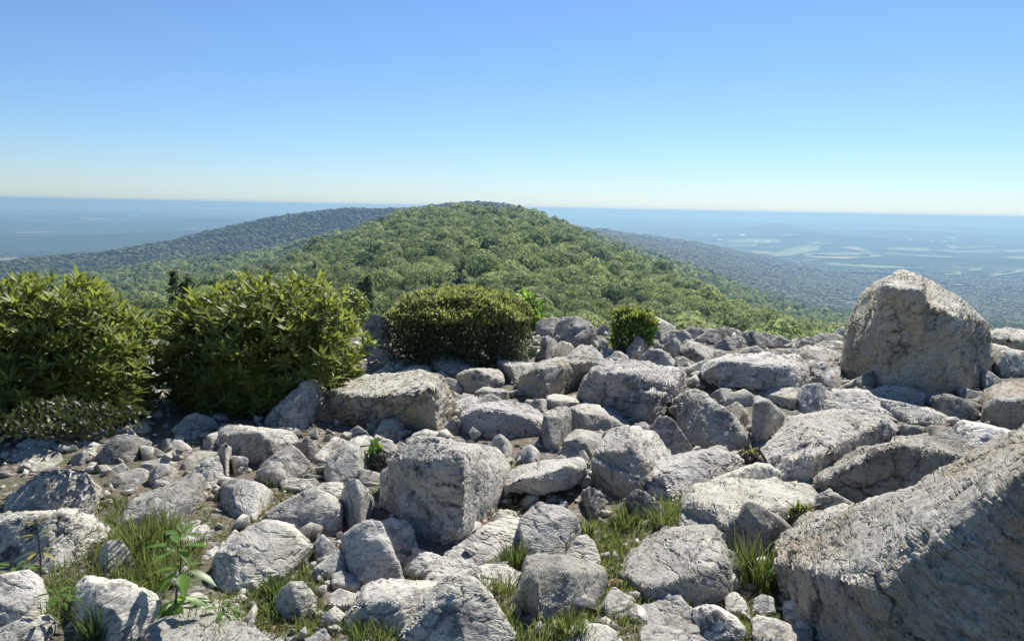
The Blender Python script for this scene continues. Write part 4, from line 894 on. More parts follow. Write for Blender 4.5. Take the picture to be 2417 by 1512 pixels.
rock|H|L=.7 t=1.05|tent-shaped rock right below the thin triangular stone|710,430 780,380 860,310 900,370;;690,465 850,445 900,415
stone|H|L=1.3|low flat rock below the tent-shaped rock|815,460 890,435 980,490;;820,515 960,535
rock|Q|L=.7 c=1.0|rough peaked rock in the grass above the broad sloping boulder|1960,1200 2060,1100 2140,1090 2200,1180 2230,1250;2080,1160;1950,1265 2010,1345 2100,1365 2220,1295
stone|Q|L=.9|small half-buried stone right of the sapling's foot|1550,1260 1600,1225 1680,1230 1700,1270;;1550,1290 1690,1295
stone|Q|L=.9 t=1.1|half-hidden pale stone under the sapling's leaves|1365,1240 1420,1205 1475,1230;;1365,1270 1475,1275
rock|H|L=1.1|flat-topped rock left of the boulder with the dark left face|810,590 860,555 990,600;;805,640 960,655
rock|H|L=.8|pale rock at the bottom edge right of the broad sloping boulder|650,850 760,790 800,830;;650,900 800,890
slab|M|L=2.0 t=1.05|flat bare rock at the left border below the left bush|50,640 100,625 250,600 420,640 440,700;;60,700 200,775 330,765 430,725
rock|M|L=.8|grey faceted rock at the edge of the left bush|260,560 270,525 330,530 400,580;;270,620 380,615
rock|M|L=.8|low mossy rock left of the grey faceted rock|130,580 190,540 255,550;;130,615 250,620
rock|M|L=.6 o=.15 t=1.05|squarish pinkish rock at the right end of the left bush|575,490 610,430 670,425 770,470;690,470;575,555 680,555 770,515
rock|M|L=.5 o=.3|brown rock half under the left bush's lower twigs|300,500 370,450 400,500;;290,540 395,545
slab|M|L=2.2 t=1.1|flat sunny slab in front of the squarish pinkish rock|430,590 520,565 650,560 740,590;;430,640 620,640 740,610
stone|M|L=1.0 t=1.2|elongated pale stone wedged under the dark shadowed boulder|585,755 640,735 685,722;;580,778 690,762
stone|M|L=.9 t=1.1|cleft pale stone between the two big bushes|910,480 960,440 1010,415 1060,460;;900,500 1060,515
stone|M|L=.9 t=1.15|long pinkish stone between the two big bushes|940,410 1020,385 1110,440;;980,440 1110,465
stone|M|L=.7|tan rock tucked against the big dark bush's left foot|1040,370 1130,345 1150,370;;1050,405 1140,405
stone|M|L=1.2 t=1.1|low pale rock between the left bush and the cleft pale stone|780,480 840,455 900,470;;780,505 900,505
slab|M|L=1.6 t=.95|rough low slab below the pyramid boulder with the speckled face|1990,840 2060,815 2230,820 2250,850;;1990,885 2130,905 2240,885
slab|M|L=2.0 t=1.05|flat pale rock right of the rough low slab|2200,880 2280,855 2416,855;;2250,930 2416,960
boulder|Q|L=1.0 t=1.0|ridged boulder with a rounded right lump, left of the tall pale wedge|1900,620 2000,560 2150,470 2250,440 2400,540;2010,640 2240,600 2380,580;1890,650 2020,705 2110,735 2230,765 2400,750
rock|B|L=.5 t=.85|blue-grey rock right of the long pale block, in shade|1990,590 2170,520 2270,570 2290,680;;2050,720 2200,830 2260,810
slab|C|L=.5 t=1.05|narrow plank-like stone leaning below the long brown boulder's left end|160,1440 420,1215 510,1240 545,1280;;150,1490 270,1495 540,1310
rock|C|L=.6 t=1.0|blue-grey block under the middle of the long brown boulder|930,1120 1000,1000 1140,990 1255,1020;910,1150;890,1200 1060,1240 1210,1225 1245,1110
rock|C|L=.6 t=.8|dark rounded rock in the shade left of the blue-grey block|600,1130 700,1070 830,1150;;570,1210 800,1225
rock|C|L=1.0 t=1.05|jagged low rock directly behind the largest central boulder|1380,1200 1520,1110 1720,1165 1750,1240;;1220,1285 1500,1280 1760,1270
rock|C|L=.9 t=1.05|domed rock right of the leafy green sprig|910,1290 1010,1220 1100,1240 1160,1300;;920,1385 1080,1405 1160,1370
stone|C|L=.9 t=1.1|small pale stone right of the domed rock|1160,1290 1200,1245 1265,1275;;1160,1310 1265,1310
stone|C|L=.8|leaning stone below the domed rock, behind the largest boulder's shoulder|990,1430 1110,1370 1160,1350;;980,1490 1120,1505
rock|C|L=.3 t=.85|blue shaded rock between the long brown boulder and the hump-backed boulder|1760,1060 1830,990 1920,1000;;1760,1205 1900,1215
stone|C|L=.7 t=1.1|rounded stone above the blue shaded rock|1850,890 1900,850 1965,900;;1850,965 1940,988
slab|C|L=1.6 t=1.15|smooth flat pale rock behind the hump-backed boulder|1850,780 2000,720 2190,715;;1850,860 2100,835
rock|C|L=.7|flaky rock right of the long brown boulder's upper end|1710,520 1800,480 1870,500 1950,610;;1740,645 1950,655
rock|C|L=.7|curled wedge rock just right of the long brown boulder|1760,610 1850,650 2010,735;;1780,685 1870,765 2000,748
stone|C|L=.7 t=1.1|white flaked stone behind the long brown boulder's right shoulder|1620,450 1700,405 1790,470;;1640,510 1790,500
rock|D|L=.7|domed rock perched behind the hump-backed boulder|20,1080 130,1000 220,990 320,1060;;10,1105 320,1095
stone|S|L=.7 o=.3|small pointed brown stone on the soil right of the largest central boulder|1080,640 1130,580 1230,600;;1070,700 1180,695 1235,655
boulder|V|L=.3 t=.85|shaded rock wall between the big dark bush and the round shrub|150,1060 230,985 310,1000 340,1080;;150,1280 330,1290
rock|V|L=.6 t=1.15|whitish rock at the left foot of the round shrub|230,1230 290,1190 330,1210 380,1280;;230,1300 380,1310
'''
LEN_SC = FPX
def hull_points(frame, spec, opt, first):
    B, F, G = [pts(frame, s.strip()) if s.strip() else np.zeros((0, 2)) for s in spec.split(';')]
    kf = VIEW[frame][2]
    gy = opt.get('gy', 0) * kf
    k = opt.get('k', 1.0)
    G = G[np.argsort(G[:, 0])]
    rG = ground_r(G[:, 0], G[:, 1] + gy, -0.03) if first is None else first(G[:, 0])
    front = (lambda x: np.interp(x, G[:, 0], rG))
    if first is not None: front = first
    allx = np.concatenate([B[:, 0], F[:, 0], G[:, 0]])
    rm = float(np.mean(rG))
    W = (allx.max() - allx.min()) / FPX * rm
    Hh = (max(G[:, 1].max(), 0) - B[:, 1].min()) / FPX * rm
    out = []
    gp = at(G[:, 0], G[:, 1], rG)
    out += list(gp)
    lift = opt.get('up', 0)
    if not lift:
        low = gp.copy(); low[:, :2] *= 1.02; low[:, 2] = np.minimum(low[:, 2], 0) - 0.22
        out += list(low)
    if len(F):
        r0 = front(F[:, 0])
        h0 = np.maximum(at(F[:, 0], F[:, 1], r0)[:, 2] - np.interp(F[:, 0], G[:, 0], gp[:, 2]), 0)
        lean = opt.get('f', opt.get('L', .3) * .6 if 'L' in opt else .2)
        rF = r0 + lean * h0
        fp = at(F[:, 0], F[:, 1], rF); out += list(fp)
        so = np.argsort(F[:, 0])
        bx = np.interp(B[:, 0], F[so, 0], rF[so]); bx = np.maximum(bx, front(B[:, 0]))
        hF = np.interp(B[:, 0], F[so, 0], fp[so, 2])
        tB = ray(B[:, 0], B[:, 1])[:, 2]
        rflat = np.where(tB < -.02, (EYE - hF) / np.maximum(-tB, 1e-3), 1e3)
        if 'L' in opt:
            h1 = np.maximum(at(B[:, 0], B[:, 1], bx)[:, 2] - hF, 0)
            rB = bx + np.clip(opt['L'] * h1 * 1.2 + .08 * W, .12 * W, .9 * W)
        else:
            rB = np.clip(rflat, bx + .28 * W * k, bx + .8 * W * k)
    else:
        r0 = front(B[:, 0])
        h0 = np.maximum(at(B[:, 0], B[:, 1], r0)[:, 2] - np.interp(B[:, 0], G[:, 0], gp[:, 2]), 0)
        L = opt.get('L', .8)
        rB = r0 + np.minimum(L * h0 + .06 * W, 1.1 * W)
    bp = at(B[:, 0], B[:, 1], rB); out += list(bp)
    T = min(.45 * W * k, 0.9)
    back = at(B[:, 0], B[:, 1], rB + T)
    zlow = np.minimum(bp[:, 2], gp[:, 2].mean()) if lift else np.full(len(bp), -0.2)
    b2 = back.copy(); b2[:, 2] = np.where(bp[:, 2] > .1, bp[:, 2] * .45, bp[:, 2] - .05); out += list(b2)
    b3 = back.copy(); b3[:, 2] = zlow; out += list(b3)
    return np.array(out), front, W, rm

rock_objs = []
for ln in ROCKS.strip().split('\n'):
    kind, frame, o_, label, hs = ln.split('|')
    opt = {a.split('=')[0]: float(a.split('=')[1]) for a in o_.split()}
    bm = bmesh.new()
    first = None
    Wm, rm_ = 0, 0
    allp = []
    for h in hs.split('/'):
        P, fr, W, rm = hull_points(frame, h, opt, first)
        if first is None: first, Wm, rm_ = fr, W, rm
        allp.append(P)
    cat_ = np.concatenate(allp)
    base = np.array([cat_[:, 0].mean(), cat_[:, 1].mean(), 0.0])
    allp = [base + (P - base) * np.array([1.02, 1.02, 1.01]) for P in allp]
    for P in allp:
        b2 = bmesh.new()
        vs_ = [b2.verts.new(p - base) for p in P]
        res = bmesh.ops.convex_hull(b2, input=vs_)
        bmesh.ops.delete(b2, geom=list({g for g in res["geom_interior"] + res["geom_unused"] if isinstance(g, bmesh.types.BMVert)}), context='VERTS')
        # chip the corners and edges off with a few fracture planes
        rgc = np.random.default_rng(len(label) * 7 + int(P[0, 0] * 100) % 997)
        Pl = P - base; ctr_ = Pl.mean(0)
        for _ in range(3):
            nrm = rgc.normal(0, 1, 3); nrm[2] = abs(nrm[2]) * .6; nrm /= np.linalg.norm(nrm)
            sup = ((Pl - ctr_) @ nrm).max()
            co_ = ctr_ + nrm * sup * rgc.uniform(.90, .98)
            rb = bmesh.ops.bisect_plane(b2, geom=b2.verts[:] + b2.edges[:] + b2.faces[:], dist=1e-5, plane_co=co_, plane_no=nrm, clear_outer=True)
            ed = [e for e in rb["geom_cut"] if isinstance(e, bmesh.types.BMEdge)]
            if ed: bmesh.ops.holes_fill(b2, edges=ed, sides=0)
        bmesh.ops.recalc_face_normals(b2, faces=b2.faces)
        tmp = bpy.data.meshes.new("tmp"); b2.to_mesh(tmp); b2.free()
        bm.from_mesh(tmp); bpy.data.meshes.remove(tmp)
    lim = max(Wm / 46, rm_ * 0.0042)
    bmesh.ops.triangulate(bm, faces=bm.faces)
    for _ in range(9):
        long_ = [e for e in bm.edges if e.calc_length() > lim]
        if not long_: break
        bmesh.ops.subdivide_edges(bm, edges=long_, cuts=1)
        bmesh.ops.triangulate(bm, faces=[f for f in bm.faces if len(f.verts) > 3], quad_method='SHORT_EDGE', ngon_method='BEAUTY')
    bm.normal_update()
    me = bpy.data.meshes.new(kind); bm.to_mesh(me); bm.free()
    o = link(kind, me, None, None, base)
    tag(o, label, {"standing_stone": "rock"}.get(kind, kind))
    o["amp"] = float(min(0.8, max(.26, Wm * 1.0)))
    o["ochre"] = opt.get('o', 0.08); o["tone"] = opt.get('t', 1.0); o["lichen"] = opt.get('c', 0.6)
    if kind == 'standing_stone': o['amp'] = 0.9
    rock_objs.append(o)
nf = 0
for o in rock_objs:
    me = o.data
    me.name = o.name
    # break straight edges: low waves that belong to the rock's own shape
    co = np.empty(len(me.vertices) * 3, np.float32); me.vertices.foreach_get("co", co); co = co.reshape(-1, 3).astype(float)
    s = o["amp"]
    wp = co + np.array(o.location)
    rgk = np.random.default_rng(int(abs(o.location.x * 7919 + o.location.y * 104729)) % 100003)
    cn = (co.max(0) + co.min(0)) / 2; size = (co.max(0) - co.min(0)).mean()
    for _ in range(9):                                      # broken-off flakes: flat facets that end in a step
        n_ = rgk.normal(0, 1, 3) + np.array([0, -.5, .35]); n_ /= np.linalg.norm(n_)
        pr = (co - cn) @ n_; cut = pr.max() * rgk.uniform(.86, .97)
        m_ = rgk.normal(0, 1, 3); m_ -= n_ * (m_ @ n_); m_ /= np.linalg.norm(m_)
        q2 = (co - cn) @ m_; side = q2 > rgk.uniform(-.25, .3) * q2.max()
        co = co - n_ * (np.maximum(pr - cut, 0) * side)[:, None]
    d = np.stack([vnoise(wp * (2.2 / s) + q) + .4 * vnoise(wp * (5.0 / s) + q + 7) for q in (0, 31.7, 67.1)], -1)
    co = co + d * (0.010 * s)
    me.vertices.foreach_set("co", co.astype(np.float32).ravel())
    me.update()
    me.materials.append(M_ROCK)
    me.polygons.foreach_set('use_smooth', np.ones(len(me.polygons), bool))
    nf += len(me.polygons)
print("rocks", len(rock_objs), "faces", nf)

# broken shards in the gaps between the traced rocks
rgs = np.random.default_rng(77)
shard_me = []
for k in range(10):
    bm = bmesh.new()
    ax_ = rgs.uniform(.35, 1.0, 3); ax_[0] = 1.0
    for _ in range(11):
        dd = rgs.normal(0, 1, 3); dd /= np.abs(dd).max(); bm.verts.new(dd * ax_ * rgs.uniform(.75, 1.0))
    res = bmesh.ops.convex_hull(bm, input=bm.verts)
    bmesh.ops.delete(bm, geom=list({g_ for g_ in res["geom_interior"] + res["geom_unused"] if isinstance(g_, bmesh.types.BMVert)}), context='VERTS')
    bmesh.ops.triangulate(bm, faces=bm.faces)
    for _ in range(5):
        le = [e for e in bm.edges if e.calc_length() > .16]
        if not le: break
        bmesh.ops.subdivide_edges(bm, edges=le, cuts=1)
        bmesh.ops.triangulate(bm, faces=[f for f in bm.faces if len(f.verts) > 3], quad_method='SHORT_EDGE', ngon_method='BEAUTY')
    me = bpy.data.meshes.new("rock_shard"); bm.to_mesh(me); bm.free()
    me.polygons.foreach_set('use_smooth', np.ones(len(me.polygons), bool)); me.materials.append(M_ROCK)
    shard_me.append(me)
ZONES = [(60, 400, 1040, 1120, 26), (380, 800, 1020, 1100, 34), (620, 1050, 985, 1060, 20), (880, 1300, 860, 1010, 34), (1080, 1420, 1010, 1110, 24), (1280, 1560, 800, 900, 20), (1300, 1700, 950, 1080, 20),
         (1500, 1990, 790, 880, 26), (1700, 2020, 880, 960, 14), (1900, 2400, 930, 1020, 12), (1500, 1800, 1060, 1110, 10), (640, 900, 1090, 1180, 16), (740, 1000, 1270, 1400, 12), (1150, 1400, 1180, 1230, 8), (1740, 1850, 1400, 1500, 10), (640, 900, 1400, 1500, 12)]
for x0_, x1_, y0_, y1_, n_ in ZONES:
    for _ in range(n_):
        px_, py_ = rgs.uniform(x0_, x1_), rgs.uniform(y0_, y1_)
        rr_ = float(ground_r(px_, py_)); P_ = at(px_, py_, rr_)
        s_ = rgs.uniform(14, 34) / FPX * rr_ * .6
        o = bpy.data.objects.new("rock_shard", shard_me[rgs.integers(10)]); col.objects.link(o)
        o.location = (P_[0], P_[1], float(ground_z(P_[0], P_[1])) + s_ * .35)
        o.rotation_euler = (rgs.normal(0, .5), rgs.normal(0, .5), rgs.uniform(0, 6.28)); o.scale = (s_, s_, s_)
        o["amp"] = 0.6; o["ochre"] = float(rgs.choice([.05, .1, .4])); o["tone"] = float(rgs.uniform(.85, 1.15)); o["lichen"] = .5
        tag(o, "small angular grey rock shard lying loose in a gap between the boulders", "rock", "loose shards between the boulders")

# loose rubble on the soil
rgr = np.random.default_rng(5)
def pebble(rg):
    b = bmesh.new()
    for _ in range(9):
        d = rg.normal(0, 1, 3); d /= np.linalg.norm(d); b.verts.new(d * np.array([1, .8, .6]) * rg.uniform(.8, 1.1))
    res = bmesh.ops.convex_hull(b, input=b.verts)
    bmesh.ops.delete(b, geom=list({g for g in res["geom_interior"] + res["geom_unused"] if isinstance(g, bmesh.types.BMVert)}), context='VERTS')
    bmesh.ops.triangulate(b, faces=b.faces)
    b.verts.ensure_lookup_table(); b.verts.index_update()
    v = np.array([x.co[:] for x in b.verts]); f = np.array([[x.index for x in fc.verts] for fc in b.faces]); b.free()
    return v, f
PB = [pebble(rgr) for _ in range(12)]
parts = []
for _ in range(2400):
    r = rgr.uniform(2.3, 10.4) ** 1.0; a = math.radians(rgr.uniform(-40, 40))
    x, y = r * math.sin(a), r * math.cos(a)
    v, f = PB[rgr.integers(12)]
    s = float(np.exp(rgr.normal(-3.5, .5))) * (0.7 + r * .09)
    q = Euler(rgr.uniform(0, 6.28, 3)).to_matrix()
    v = (v * s) @ np.array(q).T
    v[:, 2] *= .75
    parts.append((v + np.array([x, y, float(ground_z(x, y)) + s * .2]), f))
rv, rf = join(parts)
o = link("rubble", mesh_np("rubble", rv, rf), M_ROCK)
o["amp"] = 0.12; o["ochre"] = .25; o["tone"] = 1.0; o["lichen"] = .4
tag(o, "loose small grey stones scattered on the soil", "rubble", kind="stuff")
# ------------------------------------------------------------------ plants
rgp = np.random.default_rng(21)
def unit(v): return v / (np.linalg.norm(v, axis=-1, keepdims=True) + 1e-9)
def leaves_mesh(name, base, axis, up, length, width, tint, fold=.25, droop=.15):
    """folded elliptical leaves, all arrays of n"""
    n = len(base)
    axis = unit(axis); side = unit(np.cross(axis, up)); nrm = np.cross(side, axis)
    t = np.array([0.0, .3, .65, 1.0]); wd = np.array([.12, .85, .8, .06])
    V = np.empty((n, 4, 3, 3))
    for i in range(4):
        c = base + axis * (length * t[i])[:, None] - nrm * (length * droop * t[i] ** 2)[:, None]
        for j, sgn in enumerate((-1, 0, 1)):
            V[:, i, j] = c + side * (sgn * wd[i] * width * .5)[:, None] + nrm * (abs(sgn) * fold * wd[i] * width * .5)[:, None]
    idx = np.arange(n * 12).reshape(n, 4, 3)
    F = np.stack([idx[:, :-1, :-1], idx[:, :-1, 1:], idx[:, 1:, 1:], idx[:, 1:, :-1]], -1).reshape(-1, 4)
    return mesh_np(name, V.reshape(-1, 3), F, True, {"tint": np.repeat(tint, 12)})

def dome_shell(n, rad, rg, low=-.15, inner=.7, lump=.16, seed=0):
    d = rg.normal(0, 1, (n * 4, 3)); d = unit(d); d = d[d[:, 2] > low][:n]
    u = rg.uniform(inner, 1.0, len(d)) ** .7
    l = 1 + lump * vnoise(d * 2.6 + seed) + lump * .6 * vnoise(d * 5.5 + seed)
    sq = 1 / np.maximum(np.abs(d) ** 2.6 @ np.ones(3), .2) ** (1 / 2.6)          # slightly boxy dome
    p = d * (u * l * sq)[:, None] * np.asarray(rad)
    return p, d, u
def stems_for(targets, base_spread, rg, n=26, r0=.016):
    parts = []
    for t in targets[rg.choice(len(targets), min(n, len(targets)), replace=False)]:
        b = np.array([t[0] * .25 + rg.normal(0, base_spread), t[1] * .25 + rg.normal(0, base_spread), -0.05])
        m = b * .45 + t * .55 + rg.normal(0, .05, 3)
        parts.append(tube([b, m, t], (r0, r0 * .7, r0 * .3), 5))
    return join(parts)

def rhododendron(label, cx, base_y, half_w, top_y, n, seed, deep=.85, r=None):
    rg = np.random.default_rng(seed)
    r = float(ground_r(cx, base_y)) if r is None else r
    c = at(cx, base_y, r)
    rx = half_w / FPX * r; rz = (base_y - top_y) / FPX * r
    c = at(cx, base_y, r + rx * deep * .8); c[2] = 0
    root = empty("rhododendron_bush", c); tag(root, label, "bush")
    p, d, u = dome_shell(n, (rx, rx * deep, rz * .97), rg, low=-.12, inner=.5, seed=seed)
    p *= np.array([(rx - .05) / np.percentile(np.abs(p[:, 0]), 98), (rx * deep - .05) / np.percentile(np.abs(p[:, 1]), 98), (rz - .07) / np.percentile(p[:, 2], 97)])
    p[:, :2] *= (0.80 + 0.20 * np.clip(p[:, 2:3] / (.45 * rz), 0, 1))
    p[:, 2] = np.maximum(p[:, 2], .04) + .02
    ax = unit(d * .65 + np.array([0, 0, .75]) + rg.normal(0, .25, d.shape))
    m = 8
    e1 = unit(np.cross(ax, rg.normal(0, 1, ax.shape))); e2 = np.cross(ax, e1)
    B, A, U, Ln, Wd, Tn = [], [], [], [], [], []
    for k in range(m):
        ang = 6.283 * k / m + rg.uniform(-.3, .3, len(p))
        rad_ = e1 * np.cos(ang)[:, None] + e2 * np.sin(ang)[:, None]
        open_ = rg.uniform(.35, 1.15, len(p)) + (1 - u) * 1.3
        a = unit(ax * np.cos(open_)[:, None] + rad_ * np.sin(open_)[:, None])
        L = rg.uniform(.07, .115, len(p))
        B.append(p + a * .008); A.append(a); U.append(unit(ax + rad_ * .01)); Ln.append(L); Wd.append(L * rg.uniform(.24, .32, len(p)))
        Tn.append(np.clip(rg.normal(.5, .22, len(p)), 0, 1))
    me = leaves_mesh("foliage", np.concatenate(B), np.concatenate(A), np.concatenate(U), np.concatenate(Ln), np.concatenate(Wd), np.concatenate(Tn))
    link("foliage", me, M_RHODO, root)
    sv, sf = stems_for(p, .06, rg, 40)
    link("stem", mesh_np("stem", sv, sf, True), M_BARK, root)
    return root
rhododendron("big rounded evergreen bush with a shaded dark front, in front of the valley", 622, 985, 256, 708, 2300, 3)
rhododendron("yellow-green broad-leaved bush at the left border", 125, 1030, 245, 738, 2300, 4)

def small_leaf_bush(name, label, cx, base_y, half_w, top_y, n, leaf, mat, seed, deep=.8, new=None, low=-.25, r=None, inner=.62, lift=0., lump=.1, cat="bush"):
    rg = np.random.default_rng(seed)
    r = float(ground_r(cx, base_y)) if r is None else r
    c = at(cx, base_y, r); z0 = c[2]
    rx = half_w / FPX * r; rz = (base_y - top_y) / FPX * r
    c = at(cx, base_y, r + rx * deep * .7); c[2] = z0
    root = empty(name, c); tag(root, label, cat)
    def put(part, nn, mt, lowz, inn, sz):
        p, d, u = dome_shell(nn, (rx, rx * deep, rz * (1 - lift)), rg, low=lowz, inner=inn, lump=lump, seed=seed)
        p[:, 2] = p[:, 2] + rz * lift
        p = p[p[:, 2] > .02]; d = d[:len(p)]
        ax = unit(d * .5 + rg.normal(0, .55, d.shape) + np.array([0, 0, .35]))
        L = sz * rg.uniform(.7, 1.3, len(p))
        me = leaves_mesh(part, p, ax, unit(rg.normal(0, .6, ax.shape) + np.array([0, 0, .8])), L, L * .5, np.clip(rg.normal(.5, .25, len(p)), 0, 1), .3, .1)
        link(part, me, mt, root)
        return p
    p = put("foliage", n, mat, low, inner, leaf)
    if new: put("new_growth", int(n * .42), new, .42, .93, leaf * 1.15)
    sv, sf = stems_for(p, .08, rg, 30, .012)
    link("stem", mesh_np("stem", sv, sf, True), M_BARK, root)
    return root
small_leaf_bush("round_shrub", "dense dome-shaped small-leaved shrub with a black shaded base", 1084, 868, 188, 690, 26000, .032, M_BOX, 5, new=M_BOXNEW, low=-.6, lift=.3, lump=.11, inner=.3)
small_leaf_bush("small_bush", "small leafy bush among pale rocks on the skyline", 1492, 826, 52, 738, 1500, .055, M_BRIGHT, 6, new=M_PALE, low=-.2, lift=.2, lump=.2)
small_leaf_bush("pale_shrub", "pale yellow-green shrub between the big dark bush and the round shrub", 826, 790, 42, 684, 1400, .06, M_PALE, 8, r=11.5, low=-.9, lift=.45, lump=.3)
small_leaf_bush("bright_shrub", "bright green shrub peeping out right behind the round shrub", 1228, 800, 44, 698, 900, .10, M_BRIGHT, 9, r=11.0, low=-.9, lift=.45, lump=.35)
small_leaf_bush("low_shrub", "low dark-green creeping shrub under the left bush", 170, 1030, 150, 985, 1500, .04, M_BOX, 10, r=4.7, low=-.1, lump=.3)
small_leaf_bush("leafy_sprig", "leafy green sprig between the raised-corner slab and the domed rock", 885, 1100, 15, 1044, 130, .035, M_BRIGHT, 12, low=-.9, lift=.45, lump=.3, cat="plant")
small_leaf_bush("leafy_sprig", "pale-leaved sprig between the white-topped boulder and the peaked rock", 1890, 1245, 28, 1198, 150, .035, M_PALE, 13, low=-.9, lift=.45, lump=.3, cat="plant")
small_leaf_bush("leafy_sprig", "yellow-leaved sprig beside the blocky pale stone below the dark triangular block", 1772, 1092, 20, 1062, 40, .04, M_PALE, 14, low=-.9, lift=.45, lump=.4, cat="plant")

# ragged conifers and dark trees just over the edge
def conifer(label, tips, base_y, r, half_w, seed, mat=M_HEM, name="hemlock_tree", dens=1.0):
    """tips: tree tops in the picture; foliage in drooping sprays along side branches"""
    rg = np.random.default_rng(seed)
    b0 = at(np.mean([t[0] for t in tips]), base_y, r)
    root = empty(name, b0); tag(root, label, "tree")
    tr, P, A = [], [], []
    for tx, ty in tips:
        tip = at(tx, ty, r) - b0
        h = tip[2]
        base = np.array([tip[0] * .6, 0, -2.0])
        tr.append(tube([base, base * .4 + tip * .6, tip], (.03 * h, .018 * h, .004 * h)))
        hw = half_w / FPX * r
        n = int(70 * dens)
        for i in range(n):
            t = rg.uniform(.02, 1.0) ** .85
            L = hw * (1.08 - t) * rg.uniform(.45, 1.2) + .04
            a = rg.uniform(0, 6.283)
            s = base * (1 - t) + tip * t
            s[2] = max(s[2], -1.0)
            dr = np.array([math.cos(a), math.sin(a), rg.uniform(-.05, .35)])
            e = s + dr * L; m = s + dr * L * .55 + np.array([0, 0, .06 * L]); e[2] -= .18 * L
            tr.append(tube([s, m, e], (.004 * h, .003 * h, .001 * h), 4))
            k = max(10, int(120 * L / hw))
            q = rg.uniform(.15, 1.05, k)
            c = s + (e - s) * q[:, None] + rg.normal(0, .075 * hw, (k, 3)) + np.array([0, 0, 1]) * (.06 * L * np.sin(q * 3.1))[:, None]
            P.append(c); A.append(unit(dr + rg.normal(0, .6, (k, 3)) + np.array([0, 0, -.25])))
    P = np.concatenate(P); A = np.concatenate(A)
    L = rg.uniform(.13, .24, len(P)) * half_w / FPX * r
    me = leaves_mesh("foliage", P, A, unit(rg.normal(0, .5, A.shape) + np.array([0, 0, 1])), L, L * .5, np.clip(rg.normal(.5, .25, len(P)), 0, 1), .1, .2)
    link("foliage", me, mat, root)
    tv, tf = join(tr)
    link("trunk", mesh_np("trunk", tv, tf, True), M_BARK, root)
conifer("ragged two-topped hemlock rising behind the big dark bush", [(411, 638), (441, 646)], 800, 30, 40, 31, dens=1.5)
conifer("dark thin tree with bare lower trunk in the gap between the two big bushes", [(322, 742), (345, 750)], 860, 16, 36, 32, dens=1.2)
conifer("short dark hemlock at the left foot of the two-topped hemlock", [(378, 728)], 800, 28, 34, 33)
conifer("lone dark pine standing in the forest on the knob's left flank", [(742, 618)], 672, 330, 15, 34)
conifer("dark spruce on the right-hand mountainside, left of a second spruce", [(1673, 688)], 730, 330, 11, 35)
conifer("second dark spruce on the right-hand mountainside, right of its neighbour", [(1704, 700)], 742, 300, 11, 36)
conifer("grey-tipped bare-topped tree in the forest above the round shrub", [(1090, 605), (1075, 622)], 690, 150, 22, 37, mat=M_GREYTWIG, dens=.45, name="ragged_tree")
conifer("tall yellowish-green tree in the forest between the hemlock and the round shrub", [(868, 650), (850, 665)], 730, 90, 30, 38, mat=M_TREE, dens=1.2, name="ragged_tree")
conifer("leafy tree low in the gap right of the left bush", [(268, 770), (248, 778)], 860, 20, 44, 39, mat=M_TREE, dens=1.6, name="ragged_tree")
conifer("drooping green tree between the two-topped hemlock and the big dark bush", [(470, 700), (500, 706)], 800, 34, 36, 40, mat=M_TREE, dens=1.4, name="ragged_tree")

# grass
def blades(name, seeds, mat, parent=None, width=.0045):
    """seeds: list of (point, count, height, spread, lean vector)"""
    V, F, T = [], [], []
    off = 0
    for c, n, h, sp, lean in seeds:
        a = rgp.uniform(0, 6.283, n); q = np.sqrt(rgp.uniform(0, 1, n)) * sp
        b = np.stack([c[0] + np.cos(a) * q, c[1] + np.sin(a) * q, np.full(n, c[2])], -1)
        out = np.stack([np.cos(a), np.sin(a), 0 * a], -1) * rgp.uniform(.1, .9, (n, 1)) + np.array(lean) + rgp.normal(0, .2, (n, 3)) * np.array([1, 1, 0])
        L = h * rgp.uniform(.45, 1.15, n)
        t = np.array([0, .35, .7, 1.0])
        ctr = b[:, None, :] + np.array([0, 0, 1.0]) * (L[:, None] * (t - .28 * t ** 2.2 * np.linalg.norm(out, axis=1)[:, None]))[..., None] + out[:, None, :] * (L[:, None] * .62 * t ** 1.8)[..., None]
        sd = rgp.normal(0, 1, (n, 3)); sd[:, 2] *= .1; sd = unit(sd)
        wd = width * rgp.uniform(.7, 1.4, n)[:, None] * np.array([.8, 1.0, .7, .12])
        v = np.stack([ctr - sd[:, None] * wd[..., None] * .5, ctr + sd[:, None] * wd[..., None] * .5], 2)   # n,4,2,3
        idx = np.arange(n * 8).reshape(n, 4, 2) + off
        F.append(np.stack([idx[:, :-1, 0], idx[:, :-1, 1], idx[:, 1:, 1], idx[:, 1:, 0]], -1).reshape(-1, 4))
        V.append(v.reshape(-1, 3)); T.append(np.repeat(np.clip(rgp.normal(.5, .28, n), 0, 1), 8)); off += n * 8
    return link(name, mesh_np(name, np.concatenate(V), np.concatenate(F), True, {"tint": np.concatenate(T)}), mat, parent)
def gpt(px, py):
    p = at(px, py, float(ground_r(px, py))); p[2] = float(ground_z(p[0], p[1])) - .005
    return p
